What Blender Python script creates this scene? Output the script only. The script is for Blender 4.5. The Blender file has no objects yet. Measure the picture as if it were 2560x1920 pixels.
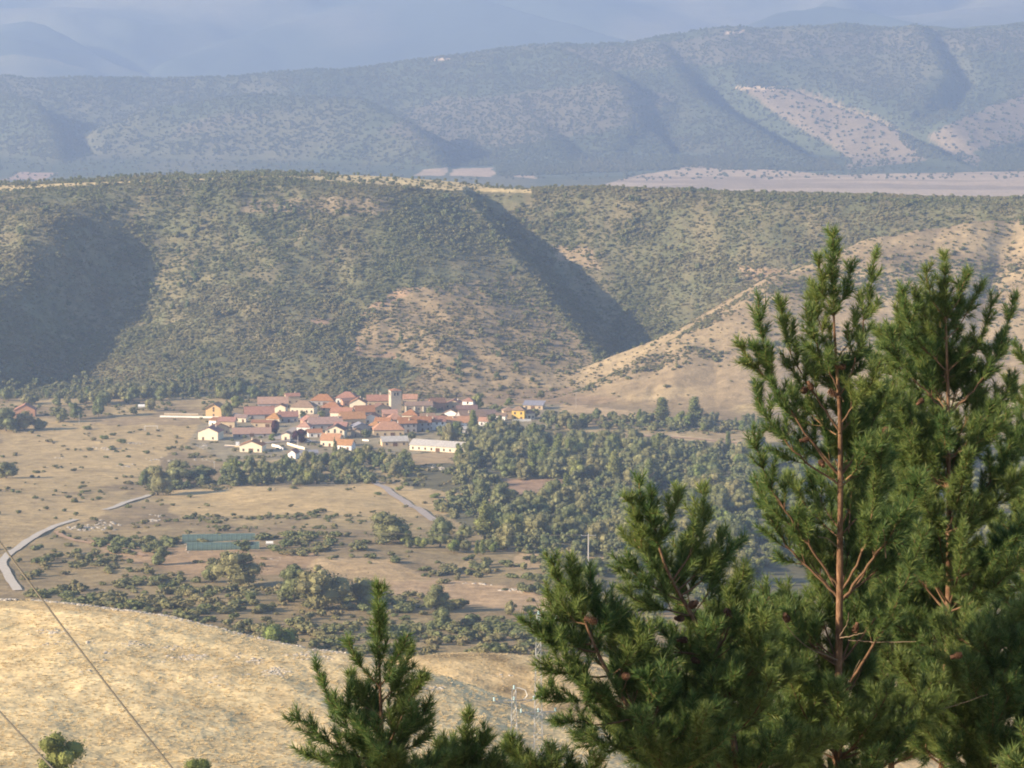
import bpy, math, random
import numpy as np
from mathutils import Vector, Matrix

random.seed(7)
RNG = np.random.default_rng(11)
SC = bpy.context.scene
COL = SC.collection
FPX = 7259.0                     # focal length in pixels of a 2560 px wide picture (about 20 degrees across)
PITCH = 0.133                    # camera looks down by this many radians
CP, SP = math.cos(PITCH), math.sin(PITCH)

# ---------------------------------------------------------------- camera, sky, sun, exposure
cam_data = bpy.data.cameras.new('camera')
cam_data.sensor_width = 36.0
cam_data.lens = 36.0 * FPX / 2560.0
cam_data.clip_start = 0.5
cam_data.clip_end = 40000.0
cam_data.dof.use_dof = False
cam = bpy.data.objects.new('camera', cam_data)
COL.objects.link(cam)
cam.location = (0, 0, 0)
cam.rotation_euler = (math.pi / 2 - PITCH, 0, 0)
SC.camera = cam

SUN_EL = math.radians(21.0)
TRAVEL = Vector((1.0, 0.36, 0)).normalized() * math.cos(SUN_EL)
TRAVEL.z = -math.sin(SUN_EL)
world = bpy.data.worlds.new('World')
SC.world = world
world.use_nodes = True
wn = world.node_tree
wn.nodes.clear()
sky = wn.nodes.new('ShaderNodeTexSky')
sky.sky_type = 'NISHITA'
sky.sun_disc = False
sky.sun_elevation = SUN_EL
sky.sun_rotation = math.atan2(-TRAVEL.x, -TRAVEL.y)
sky.altitude = 900
bg = wn.nodes.new('ShaderNodeBackground')
bg.inputs['Strength'].default_value = 0.095
wo = wn.nodes.new('ShaderNodeOutputWorld')
wn.links.new(sky.outputs[0], bg.inputs[0])
wn.links.new(bg.outputs[0], wo.inputs[0])

sun_data = bpy.data.lights.new('sun', 'SUN')
sun_data.energy = 5.0
sun_data.angle = math.radians(0.5)
sun_data.color = (1.0, 0.80, 0.56)
sun = bpy.data.objects.new('sun', sun_data)
COL.objects.link(sun)
sun.rotation_euler = TRAVEL.to_track_quat('-Z', 'Y').to_euler()
sun.location = (-300, -100, 200)

SC.view_settings.view_transform = 'Standard'
SC.view_settings.look = 'None'
SC.view_settings.exposure = 1.22
SC.view_settings.gamma = 1.0
SC.view_settings.use_curve_mapping = False
SC.render.engine = 'CYCLES'
SC.cycles.max_bounces = 5
SC.cycles.diffuse_bounces = 2
SC.cycles.glossy_bounces = 1
SC.cycles.transmission_bounces = 2
SC.cycles.volume_bounces = 1
SC.cycles.transparent_max_bounces = 8
SC.cycles.filter_width = 1.9

# ---------------------------------------------------------------- helpers
def P(px, py, d):
    """the point of the world at depth d on the line of sight through picture point (px, py)"""
    a = (px - 1280.0) / FPX
    b = -(py - 960.0) / FPX
    dx, dy, dz = a, CP + b * SP, -SP + b * CP
    k = d / dy
    return Vector((dx * k, d, dz * k))

def project(x, y, z):
    dep = y * CP - z * SP
    up = y * SP + z * CP
    return 1280.0 + FPX * x / dep, 960.0 - FPX * up / dep

def hash2(ix, iy, seed):
    h = (ix.astype(np.int64) * 374761393 + iy.astype(np.int64) * 668265263 + seed * 974711) & 0x7fffffff
    h = ((h ^ (h >> 13)) * 1274126177) & 0x7fffffff
    h = (h ^ (h >> 16)) & 0xffff
    return h / 65535.0

def vnoise(x, y, seed=0):
    x = np.asarray(x, float); y = np.asarray(y, float)
    ix = np.floor(x); iy = np.floor(y)
    fx = x - ix; fy = y - iy
    fx = fx * fx * fx * (fx * (fx * 6 - 15) + 10); fy = fy * fy * fy * (fy * (fy * 6 - 15) + 10)
    a = hash2(ix, iy, seed); b = hash2(ix + 1, iy, seed)
    c = hash2(ix, iy + 1, seed); d = hash2(ix + 1, iy + 1, seed)
    return (a * (1 - fx) + b * fx) * (1 - fy) + (c * (1 - fx) + d * fx) * fy * 1.0

def fbm(x, y, seed=0, octaves=4, gain=0.5):
    x = np.asarray(x, float); y = np.asarray(y, float)
    s = 0; a = 1.0; t = 0
    cx, sx = math.cos(.6), math.sin(.6)
    for o in range(octaves):
        s = s + a * (vnoise(x, y, seed + o * 17) * 2 - 1); t += a
        x, y = (x * cx - y * sx) * 2.03 + 3.1, (x * sx + y * cx) * 2.03 + 1.7
        a *= gain
    return s / t

def smax(a, b, k):
    h = np.maximum(k - np.abs(a - b), 0) / k
    return np.maximum(a, b) + h * h * k * 0.25

def smin(a, b, k):
    return -smax(-a, -b, k)

def sstep(a, b, x):
    t = np.clip((x - a) / (b - a), 0, 1)
    return t * t * (3 - 2 * t)

def inpoly(px, py, poly):
    r = np.zeros(np.shape(px), bool)
    n = len(poly)
    for i in range(n):
        x1, y1 = poly[i]; x2, y2 = poly[(i + 1) % n]
        if y1 == y2: continue
        c = ((y1 > py) != (y2 > py)) & (px < (x2 - x1) * (py - y1) / (y2 - y1) + x1)
        r ^= c
    return r

def mesh_np(name, verts, faces_flat, sizes, mats=(), smooth=False, mat_idx=None):
    me = bpy.data.meshes.new(name)
    verts = np.ascontiguousarray(verts, np.float32).reshape(-1, 3)
    faces_flat = np.ascontiguousarray(faces_flat, np.int32).ravel()
    sizes = np.ascontiguousarray(sizes, np.int32)
    me.vertices.add(len(verts)); me.vertices.foreach_set('co', verts.ravel())
    me.loops.add(len(faces_flat)); me.loops.foreach_set('vertex_index', faces_flat)
    me.polygons.add(len(sizes))
    me.polygons.foreach_set('loop_start', np.concatenate([[0], np.cumsum(sizes)[:-1]]).astype(np.int32))
    me.polygons.foreach_set('loop_total', sizes)
    me.polygons.foreach_set('use_smooth', np.full(len(sizes), bool(smooth)))
    for m in mats: me.materials.append(m)
    if mat_idx is not None: me.polygons.foreach_set('material_index', np.asarray(mat_idx, np.int32))
    me.update(calc_edges=True)
    return me

class MB:
    """collects simple solids into one mesh"""
    def __init__(s): s.v = []; s.f = []; s.m = []
    def add(s, verts, faces, m=0):
        o = len(s.v); s.v += [tuple(p) for p in verts]
        for f in faces: s.f.append(tuple(i + o for i in f)); s.m.append(m)
    def box(s, x0, x1, y0, y1, z0, z1, m=0, rot=None, org=(0, 0, 0)):
        vs = [Vector((x, y, z)) for z in (z0, z1) for y in (y0, y1) for x in (x0, x1)]
        if rot is not None: vs = [rot @ p for p in vs]
        vs = [p + Vector(org) for p in vs]
        s.add(vs, [(0, 2, 3, 1), (4, 5, 7, 6), (0, 1, 5, 4), (2, 6, 7, 3), (0, 4, 6, 2), (1, 3, 7, 5)], m)
    def slab(s, q, t, m=0):
        """quad or triangle q (top side, counter-clockwise from above) with thickness t downwards"""
        n = len(q); q = [Vector(p) for p in q]
        lo = [p - Vector((0, 0, t)) for p in q]
        s.add(q + lo, [tuple(range(n)), tuple(range(2 * n - 1, n - 1, -1))] + [(i, n + i, n + (i + 1) % n, (i + 1) % n) for i in range(n)], m)
    def bar(s, a, b, r0, r1=None, n=5, m=0):
        a = Vector(a); b = Vector(b); r1 = r0 if r1 is None else r1
        d = (b - a).normalized(); u = d.orthogonal().normalized(); w = d.cross(u)
        vs = []
        for p, r in ((a, r0), (b, r1)):
            for i in range(n):
                t = 2 * math.pi * i / n
                vs.append(p + (u * math.cos(t) + w * math.sin(t)) * r)
        s.add(vs, [(i, (i + 1) % n, n + (i + 1) % n, n + i) for i in range(n)] + [tuple(range(n - 1, -1, -1)), tuple(range(n, 2 * n))], m)
    def mesh(s, name, mats):
        return mesh_np(name, s.v, [i for f in s.f for i in f], [len(f) for f in s.f], mats, mat_idx=s.m)

def link(name, data, parent=None, loc=None, rz=None):
    o = bpy.data.objects.new(name, data)
    COL.objects.link(o)
    if parent is not None: o.parent = parent
    if loc is not None: o.location = loc
    if rz is not None: o.rotation_euler = (0, 0, rz)
    return o

def tag(o, label, cat=None, group=None, kind=None):
    o['label'] = label
    if cat: o['category'] = cat
    if group: o['group'] = group
    if kind: o['kind'] = kind
    return o

def tube(path, radii, n=6):
    """verts and quads of a tube along a path"""
    path = np.asarray(path, float); radii = np.asarray(radii, float)
    k = len(path)
    tan = np.gradient(path, axis=0); tan /= np.linalg.norm(tan, axis=1)[:, None] + 1e-9
    ref = np.array([0.31, 0.9, 0.2]); 
    u = np.cross(tan, ref); u /= np.linalg.norm(u, axis=1)[:, None] + 1e-9
    w = np.cross(tan, u)
    a = np.arange(n) * 2 * math.pi / n
    V = path[:, None, :] + radii[:, None, None] * (u[:, None, :] * np.cos(a)[None, :, None] + w[:, None, :] * np.sin(a)[None, :, None])
    i = np.arange(k - 1)[:, None] * n; j = np.arange(n)[None, :]
    F = np.stack([i + j, i + (j + 1) % n, i + n + (j + 1) % n, i + n + j], -1).reshape(-1, 4)
    return V.reshape(-1, 3), F

def spline(pts, m):
    """smooth curve with m points through pts"""
    p = np.asarray([tuple(q) for q in pts], float)
    seg = np.linalg.norm(np.diff(p, axis=0), axis=1); s = np.concatenate([[0], np.cumsum(seg)])
    t = np.linspace(0, s[-1], m)
    out = np.stack([np.interp(t, s, p[:, i]) for i in range(3)], 1)
    if len(p) > 2:
        for _ in range(max(1, m // 8)):
            out[1:-1] = out[1:-1] * .5 + (out[:-2] + out[2:]) * .25
    return out

# ---------------------------------------------------------------- material helpers
class NT:
    def __init__(s, name):
        s.mat = bpy.data.materials.new(name); s.mat.use_nodes = True
        s.t = s.mat.node_tree; s.t.nodes.clear()
        s.out = s.n('ShaderNodeOutputMaterial')
    def n(s, kind, **kw):
        x = s.t.nodes.new(kind)
        for k, v in kw.items():
            if k in x.inputs: x.inputs[k].default_value = v
            else: setattr(x, k, v)
        return x
    def l(s, a, b): s.t.links.new(a, b)
    def noise(s, scale, detail=3, rough=.6, vec=None):
        x = s.n('ShaderNodeTexNoise'); x.inputs['Scale'].default_value = scale; x.inputs['Detail'].default_value = detail
        x.inputs['Roughness'].default_value = rough
        if vec is not None: s.l(vec, x.inputs['Vector'])
        return x.outputs['Fac']
    def ramp(s, fac, stops):
        x = s.n('ShaderNodeValToRGB'); e = x.color_ramp.elements
        e[0].position, e[0].color = stops[0][0], (*stops[0][1], 1)
        e[1].position, e[1].color = stops[-1][0], (*stops[-1][1], 1)
        for p, c in stops[1:-1]:
            q = e.new(p); q.color = (*c, 1)
        s.l(fac, x.inputs[0]); return x.outputs[0]
    def mixc(s, a, b, fac, mode='MIX'):
        x = s.n('ShaderNodeMix'); x.data_type = 'RGBA'; x.blend_type = mode
        for sock, v in ((x.inputs[0], fac), (x.inputs[6], a), (x.inputs[7], b)):
            if hasattr(v, 'node'): s.l(v, sock)
            elif isinstance(v, (int, float)): sock.default_value = v
            else: sock.default_value = (*v, 1)
        return x.outputs[2]
    def maprange(s, v, a, b, c, d):
        x = s.n('ShaderNodeMapRange'); s.l(v, x.inputs[0])
        for i, q in enumerate((a, b, c, d)): x.inputs[i + 1].default_value = q
        return x.outputs[0]
    def hsv(s, c, h=.5, sat=1., v=1.):
        x = s.n('ShaderNodeHueSaturation')
        for nm, q in (('Hue', h), ('Saturation', sat), ('Value', v), ('Color', c)):
            if hasattr(q, 'node'): s.l(q, x.inputs[nm])
            else: x.inputs[nm].default_value = q
        return x.outputs[0]
    def bsdf(s, color, rough=.9, spec=.15, bump=None, bump_d=.1, bump_s=.5, trans=0, metal=0):
        b = s.n('ShaderNodeBsdfPrincipled')
        b.inputs['Roughness'].default_value = rough; b.inputs['Specular IOR Level'].default_value = spec
        b.inputs['Metallic'].default_value = metal
        if hasattr(color, 'node'): s.l(color, b.inputs['Base Color'])
        else: b.inputs['Base Color'].default_value = (*color, 1)
        if bump is not None:
            k = s.n('ShaderNodeBump'); k.inputs['Distance'].default_value = bump_d; k.inputs['Strength'].default_value = bump_s
            s.l(bump, k.inputs['Height']); s.l(k.outputs[0], b.inputs['Normal'])
        sh = b.outputs[0]
        if trans:
            tr = s.n('ShaderNodeBsdfTranslucent')
            if hasattr(color, 'node'): s.l(color, tr.inputs[0])
            else: tr.inputs[0].default_value = (*color, 1)
            mx = s.n('ShaderNodeMixShader'); mx.inputs[0].default_value = trans
            s.l(sh, mx.inputs[1]); s.l(tr.outputs[0], mx.inputs[2]); sh = mx.outputs[0]
        s.l(sh, s.out.inputs[0])
        return s.mat

def plain(name, color, rough=.85, spec=.2, var=.12, scale=1.5, metal=0):
    """a flat colour with patchy weathering"""
    m = NT(name); tc = m.n('ShaderNodeTexCoord')
    f = m.noise(scale, 4, .65, tc.outputs['Object'])
    oi = m.n('ShaderNodeObjectInfo')
    v = m.maprange(f, .3, .7, 1 - var, 1 + var)
    c = m.n('ShaderNodeRGB'); c.outputs[0].default_value = (*color, 1)
    col = m.hsv(c.outputs[0], .5, 1, v)
    return m.bsdf(col, rough, spec, metal=metal)
# ---------------------------------------------------------------- the shape of the land
def crest(*pts):
    return [tuple(P(*p)) for p in pts]

def roof(x, y, line, sl, sr, rnd=6.0):
    """a ridge along a line: height falls off by sl on its left side and sr on its right side (looking along the line)"""
    best = np.full(np.shape(x), -1e9)
    for a, b in zip(line[:-1], line[1:]):
        ax, ay, az = a; bx, by, bz = b
        dx, dy = bx - ax, by - ay; L2 = dx * dx + dy * dy
        t = np.clip(((x - ax) * dx + (y - ay) * dy) / L2, 0, 1)
        qx = x - (ax + dx * t); qy = y - (ay + dy * t)
        dist = np.sqrt(qx * qx + qy * qy + rnd * rnd) - rnd
        side = (dx * qy - dy * qx) / math.sqrt(L2)          # > 0 is left
        w = sstep(-rnd * 2, rnd * 2, side)
        best = np.maximum(best, az + (bz - az) * t - (sl * w + sr * (1 - w)) * dist)
    return best

def trench(x, y, line, depth, wid):
    """a ravine cut along the left side (looking along the line) of a spur"""
    bd = np.full(np.shape(x), 1e9); bs = np.zeros(np.shape(x)); bt = np.zeros(np.shape(x)); n = len(line) - 1
    for i, (a, b) in enumerate(zip(line[:-1], line[1:])):
        dx, dy = b[0] - a[0], b[1] - a[1]; L2 = dx * dx + dy * dy
        t = np.clip(((x - a[0]) * dx + (y - a[1]) * dy) / L2, 0, 1)
        qx = x - (a[0] + dx * t); qy = y - (a[1] + dy * t); dist = np.hypot(qx, qy); side = (dx * qy - dy * qx) / math.sqrt(L2)
        k = dist < bd; bd = np.where(k, dist, bd); bs = np.where(k, side, bs); bt = np.where(k, (i + t) / n, bt)
    return depth * np.exp(-((bd - wid) / (wid * .55)) ** 2) * (bs > 0) * sstep(0, .25, bt) * (1 - sstep(.93, 1, bt) * .5)

VAL_Y = [0, 560, 620, 700, 950, 1600, 1880, 1960, 2600, 3000, 3400, 5200, 6200, 9000, 14000]
VAL_Z = [-150, -158, -163, -169, -197, -252.5, -260.4, -262, -262, -300, -334, -331, -330, -350, -350]
KNX = [-400, -70, -55, -40, -33, -23, -13, -3, 6, 60, 200]      # the knoll's crest: where, how far, how high
KNY = [395, 395, 388, 374, 368, 364, 358, 354, 346, 330, 330]
KNZ = [-84.3, -84.3, -84.1, -83.9, -84.2, -84.7, -85.6, -87.0, -88.8, -101, -126]
SPUR_A = crest((1165, 490, 2345), (1250, 600, 2225), (1400, 780, 2085), (1530, 940, 1955), (1575, 1000, 1885))
HILL_R = crest((1625, 975, 1850), (1735, 855, 1915), (1950, 690, 2010), (2200, 597, 2065), (2560, 530, 2110), (2900, 490, 2160), (3500, 470, 2200))
RIDGE2 = crest((860, 1668, 480), (1076, 1652, 480), (1200, 1645, 485), (1337, 1680, 485), (1500, 1740, 480), (1700, 1830, 470))
# hills across the far plain
S1 = crest((230, 345, 6250), (420, 262, 6280), (620, 236, 6250), (900, 244, 6150), (1010, 300, 5950), (1085, 375, 5720), (1105, 430, 5520))
S2 = crest((-60, 215, 6700), (80, 250, 6450), (130, 330, 6150), (150, 400, 5800))
S4 = crest((1640, 100, 7050), (1730, 232, 6560), (1850, 300, 6250), (1990, 382, 5900), (2090, 428, 5600))
S5 = crest((1790, 224, 6750), (1960, 217, 6620), (2080, 262, 6420), (2200, 308, 6220), (2330, 372, 5950), (2430, 420, 5640))
S6 = crest((2900, 190, 6700), (2700, 205, 6640), (2560, 232, 6520), (2400, 285, 6330), (2285, 335, 6120))
S7 = crest((1380, 118, 7000), (1480, 160, 6760), (1560, 210, 6500), (1570, 330, 6150))
S9 = crest((1220, 140, 7000), (1290, 235, 6600), (1360, 330, 6150), (1400, 400, 5800))
S8 = crest((2290, 60, 7100), (2360, 180, 6700), (2300, 260, 6450))
MAIN = crest((-900, 215, 7000), (0, 196, 7000), (600, 190, 7000), (900, 168, 7050), (1400, 115, 7100), (1800, 78, 7150), (2300, 62, 7200), (2700, 60, 7200), (3500, 70, 7200))
U1 = crest((-500, 10, 10900), (0, 90, 10400), (200, 140, 10150), (400, 195, 9800))
U2 = crest((1300, -60, 11600), (900, 10, 11100), (600, 95, 10600), (320, 180, 10050))
U3 = crest((1080, -40, 11300), (1330, 35, 10800), (1570, 100, 10300))
U4 = crest((1830, 80, 10000), (1950, 35, 10200), (2060, 22, 10250), (2180, 30, 10200), (2330, 70, 9900))
U5 = crest((2500, -120, 11800), (2300, -30, 11200), (2100, -10, 10900))
BACK = crest((-2600, -150, 12400), (0, -160, 12400), (900, -140, 12500), (1700, -110, 12500), (2500, -150, 12400), (5200, -150, 12400))

def height(x, y):
    x = np.asarray(x, float); y = np.asarray(y, float)
    val = np.interp(y, VAL_Y, VAL_Z)
    und = sstep(650, 900, y) * (1 - sstep(1350, 1550, y))
    val = val + und * 2.6 * fbm(x / 90, y / 110, 5, 3) + 0.5 * fbm(x / 25, y / 25, 9, 2) * (1 - sstep(1500, 1600, y) * (1 - sstep(1900, 1960, y)))
    z = val.copy()
    # the near hillside and its knoll
    n = y < 760
    if n.any():
        xx, yy, vv = x[n], y[n], val[n]
        kc = sum(np.interp(xx + o, KNX, KNZ) for o in (-6, -3, 0, 3, 6)) / 5
        yy0 = yy; yy = yy * 380 / (sum(np.interp(xx + o, KNX, KNY) for o in (-6, -3, 0, 3, 6)) / 5)
        prof = np.interp(yy, [0, 5, 25, 150, 260, 330, 380, 395, 430, 560, 760], [-1.8, -3.0, -9.5, -43, -69.8 , -76.4, -79.3, -81.2, -95, -160, -260])
        hill = prof + (kc + 79.3) * sstep(40, 250, yy) * 1.0
        hill = hill + 0.5 * fbm(xx / 14, yy / 22, 3, 3) * sstep(60, 200, yy) + .10 * fbm(xx / 2.2, yy / 3.0, 4, 2) * sstep(120, 220, yy)
        yy = yy0
        r2 = roof(xx, yy, RIDGE2, .5, .17, 14) + .5 * fbm(xx / 12, yy / 16, 33, 3)
        z[n] = smax(smax(hill, r2, 4), vv, 5)
    m = (y > 1700) & (y < 3100)
    if m.any():
        xx, yy, vv = x[m], y[m], val[m]
        pxn = 1280 + FPX * xx / (yy * 1.01)
        wob = fbm(xx / 70, yy / 90, 21, 4)
        # left front slope of the table mountain
        FL = -263 + (yy - 1890) * .288 + 8 * fbm(xx / 120 + yy / 300, yy / 400, 22, 3) + 2.0 * wob
        # bowl beside the western spur
        bx = xx - (-312 + (yy - 1950) * .10)
        g = np.where(bx < 0, np.exp(-(bx / 34.) ** 2), np.exp(-(bx / 76.) ** 2))
        FL = FL + 3.5 * fbm(xx / 22, yy / 26, 27, 3)
        FL = FL - 28 * g * sstep(1880, 1960, yy) * (1 - sstep(2150, 2270, yy))
        FL = FL + 15 * np.exp(-((xx + 372 - (yy - 1950) * .10) / 38.) ** 2) * sstep(1880, 1960, yy) * (1 - sstep(2170, 2260, yy))
        ax = np.interp(yy, [p[1] for p in SPUR_A][::-1], [p[0] for p in SPUR_A][::-1])
        az = np.interp(yy, [p[1] for p in SPUR_A][::-1], [p[2] for p in SPUR_A][::-1])
        topf = sstep(2330, 2400, yy)
        FL = FL + (az - FL) * np.exp(-((xx - ax) / 60.) ** 2) * (1 - topf) * .9
        right = xx > ax
        FL = np.where(right, np.minimum(FL, az) - .78 * (1 - topf) * (np.sqrt((xx - ax) ** 2 + 36) - 6), FL)
        FR = -263 + (yy - 2062) * .42 + .21 * (xx - 150) + 9 * fbm(xx / 110, yy / 200, 23, 3) + 2.5 * wob
        FR = np.where(xx < ax + 5, FR - .35 * (ax + 5 - xx), FR)
        F = smax(FL, FR, 6)
        rimpy = np.interp(pxn, [-900, 0, 350, 700, 1000, 1150, 1300, 1500, 1900, 2560, 3600], [492, 482, 462, 448, 472, 478, 484, 474, 490, 505, 510])
        rim = -(PITCH - (960 - rimpy) / FPX) * 2330
        top = rim + (yy - 2330) * np.interp(pxn, [0, 700, 1000, 1300, 1500], [-.004, -.016, .006, -.03, -.05]) - np.maximum(yy - 2470, 0) * .15
        top = top + 1.3 * fbm(xx / 60, yy / 60, 24, 3)
        F = smin(F, top, 7)
        F = np.where(yy > 2520, F - (yy - 2520) * .40, F)
        HR = roof(xx, yy, HILL_R, .62, .34, 12) + 3.0 * fbm(xx / 45 - yy / 90, yy / 120, 25, 3) + .8 * wob + 1.1 * fbm(xx / 15 - yy / 60, yy / 60, 26, 3)
        HR = HR - 5 * np.exp(-((xx - 338 - (yy - 2000) * .25) / 17.) ** 2) * sstep(1880, 1990, yy)
        z[m] = smax(smax(F, HR, 5), vv, 6)
    f = (y > 4600) & (y < 9700)
    if f.any():
        xx, yy, vv = x[f], y[f], val[f]
        wob = fbm(xx / 260, yy / 300, 41, 4)
        out = vv + 3 * fbm(xx / 300, yy / 400, 40, 2)
        main = roof(xx, yy, MAIN, .35, .25, 40) + 22 * wob * sstep(5900, 6500, yy)
        hs = main
        for ln, sl, sr, rn in ((S1, .62, .40, 30), (S2, .60, .40, 20), (S4, .60, .30, 18), (S5, .62, .26, 18), (S6, .30, .55, 20), (S7, .5, .28, 18), (S8, .55, .28, 18), (S9, .45, .25, 18)):
            hs = smax(hs, roof(xx, yy, ln, sl, sr, rn) + 5 * wob, 8)
        for ln, dp, wd in ((S1, 34, 70), (S2, 30, 50), (S4, 42, 75), (S5, 46, 75), (S7, 16, 50), (S8, 18, 50)):
            hs = hs - trench(xx, yy, ln, dp, wd)
        z[f] = smax(hs, out, 10)
    g_ = y > 9300
    if g_.any():
        xx, yy, vv = x[g_], y[g_], val[g_]
        wob = fbm(xx / 500, yy / 600, 61, 5)
        hs = roof(xx, yy, BACK, .4, .20, 80) + 120 * fbm(xx / 900, yy / 700, 63, 3) + 45 * wob
        for ln, sl, sr, rn in ((U1, .8, .28, 30), (U2, .25, .7, 30), (U3, .85, .25, 30), (U4, .3, .6, 30), (U5, .3, .7, 30)):
            hs = smax(hs, roof(xx, yy, ln, sl, sr, rn) + 22 * wob, 20)
        for ln, dp, wd in ((U1, 70, 150), (U3, 90, 160), (U4, 40, 110), (U5, 50, 140)):
            hs = hs - trench(xx, yy, ln, dp, wd)
        z[g_] = smax(hs, vv, 20)
    return z

GD = np.concatenate([np.arange(180, 2600, 1.0), np.arange(2600, 7300, 6.0)])
def ground_at(px, py, dmin=180., dmax=7000.):
    """the first point of the land met by the line of sight through (px, py)"""
    a = (px - 1280.0) / FPX; b = -(py - 960.0) / FPX
    d = GD[(GD >= dmin) & (GD <= dmax)]
    k = 1.0 / (CP + b * SP)
    x = a * k * d; z = (-SP + b * CP) * k * d
    h = height(x, d)
    i = np.argmax(z < h)
    if not (z < h).any(): i = len(d) - 1
    return Vector((x[i], d[i], h[i]))

def zat(x, y):
    return float(height(np.array([x]), np.array([y]))[0])

# ---------------------------------------------------------------- colour of the ground (dry grass, heath, fields, scree)
FIELDS = [  # polygon in the picture, colour, feather noise
    ([(0, 1055), (480, 1045), (500, 1060), (470, 1110), (400, 1150), (380, 1200), (0, 1250)], (.40, .30, .155)),
    ([(240, 1046), (500, 1044), (505, 1062), (240, 1060)], (.30, .225, .13)),
    ([(0, 1240), (330, 1230), (250, 1290), (0, 1380)], (.38, .285, .15)),
    ([(420, 1226), (900, 1213), (905, 1232), (800, 1282), (640, 1290), (430, 1292)], (.43, .32, .165)),
    ([(905, 1205), (1100, 1225), (1250, 1240), (1262, 1260), (1100, 1288), (800, 1290)], (.43, .32, .165)),
    ([(560, 1170), (760, 1168), (760, 1190), (560, 1192)], (.36, .30, .15)),
    ([(1010, 1135), (1130, 1130), (1130, 1160), (1000, 1165)], (.38, .28, .16)),
    ([(1250, 1200), (1420, 1195), (1400, 1235), (1280, 1235)], (.33, .22, .14)),
    ([(1360, 1008), (1480, 1015), (1610, 1038), (1620, 1046), (1500, 1038), (1350, 1020)], (.45, .33, .19)),
    ([(1500, 1083), (1700, 1088), (1870, 1105), (1860, 1118), (1700, 1100), (1500, 1092)], (.44, .34, .20)),
    ([(700, 1395), (980, 1400), (1100, 1450), (900, 1480), (720, 1450)], (.40, .29, .16)),
    ([(960, 1450), (1200, 1452), (1420, 1500), (1400, 1540), (980, 1490)], (.38, .27, .16)),
    ([(200, 1350), (520, 1370), (800, 1380), (760, 1440), (480, 1440), (300, 1400)], (.31, .215, .125)),
    ([(1290, 1385), (1560, 1395), (1560, 1430), (1280, 1420)], (.38, .28, .16)),
]
PATCH = [  # reddish bare patches on the slopes
    ([(890, 790), (1000, 720), (1060, 720), (1000, 800), (980, 900), (880, 890)], (.31, .215, .135)),
    ([(770, 800), (840, 790), (830, 815), (765, 815)], (.31, .215, .14)),
    ([(1060, 720), (1280, 690), (1420, 820), (1560, 960), (1500, 1012), (960, 1008), (1080, 930), (960, 880), (900, 900), (880, 800)], (.25, .192, .112)),
    ([(1000, 995), (1560, 960), (1640, 985), (1500, 1012), (1000, 1012)], (.26, .19, .115)),
    ([(620, 500), (1000, 490), (950, 540), (600, 530)], (.25, .20, .125)),
    ([(1380, 610), (1480, 620), (1500, 680), (1400, 650)], (.28, .215, .13)),
    ([(1840, 660), (1980, 680), (1960, 720), (1860, 700)], (.31, .225, .14)),
]
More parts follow.
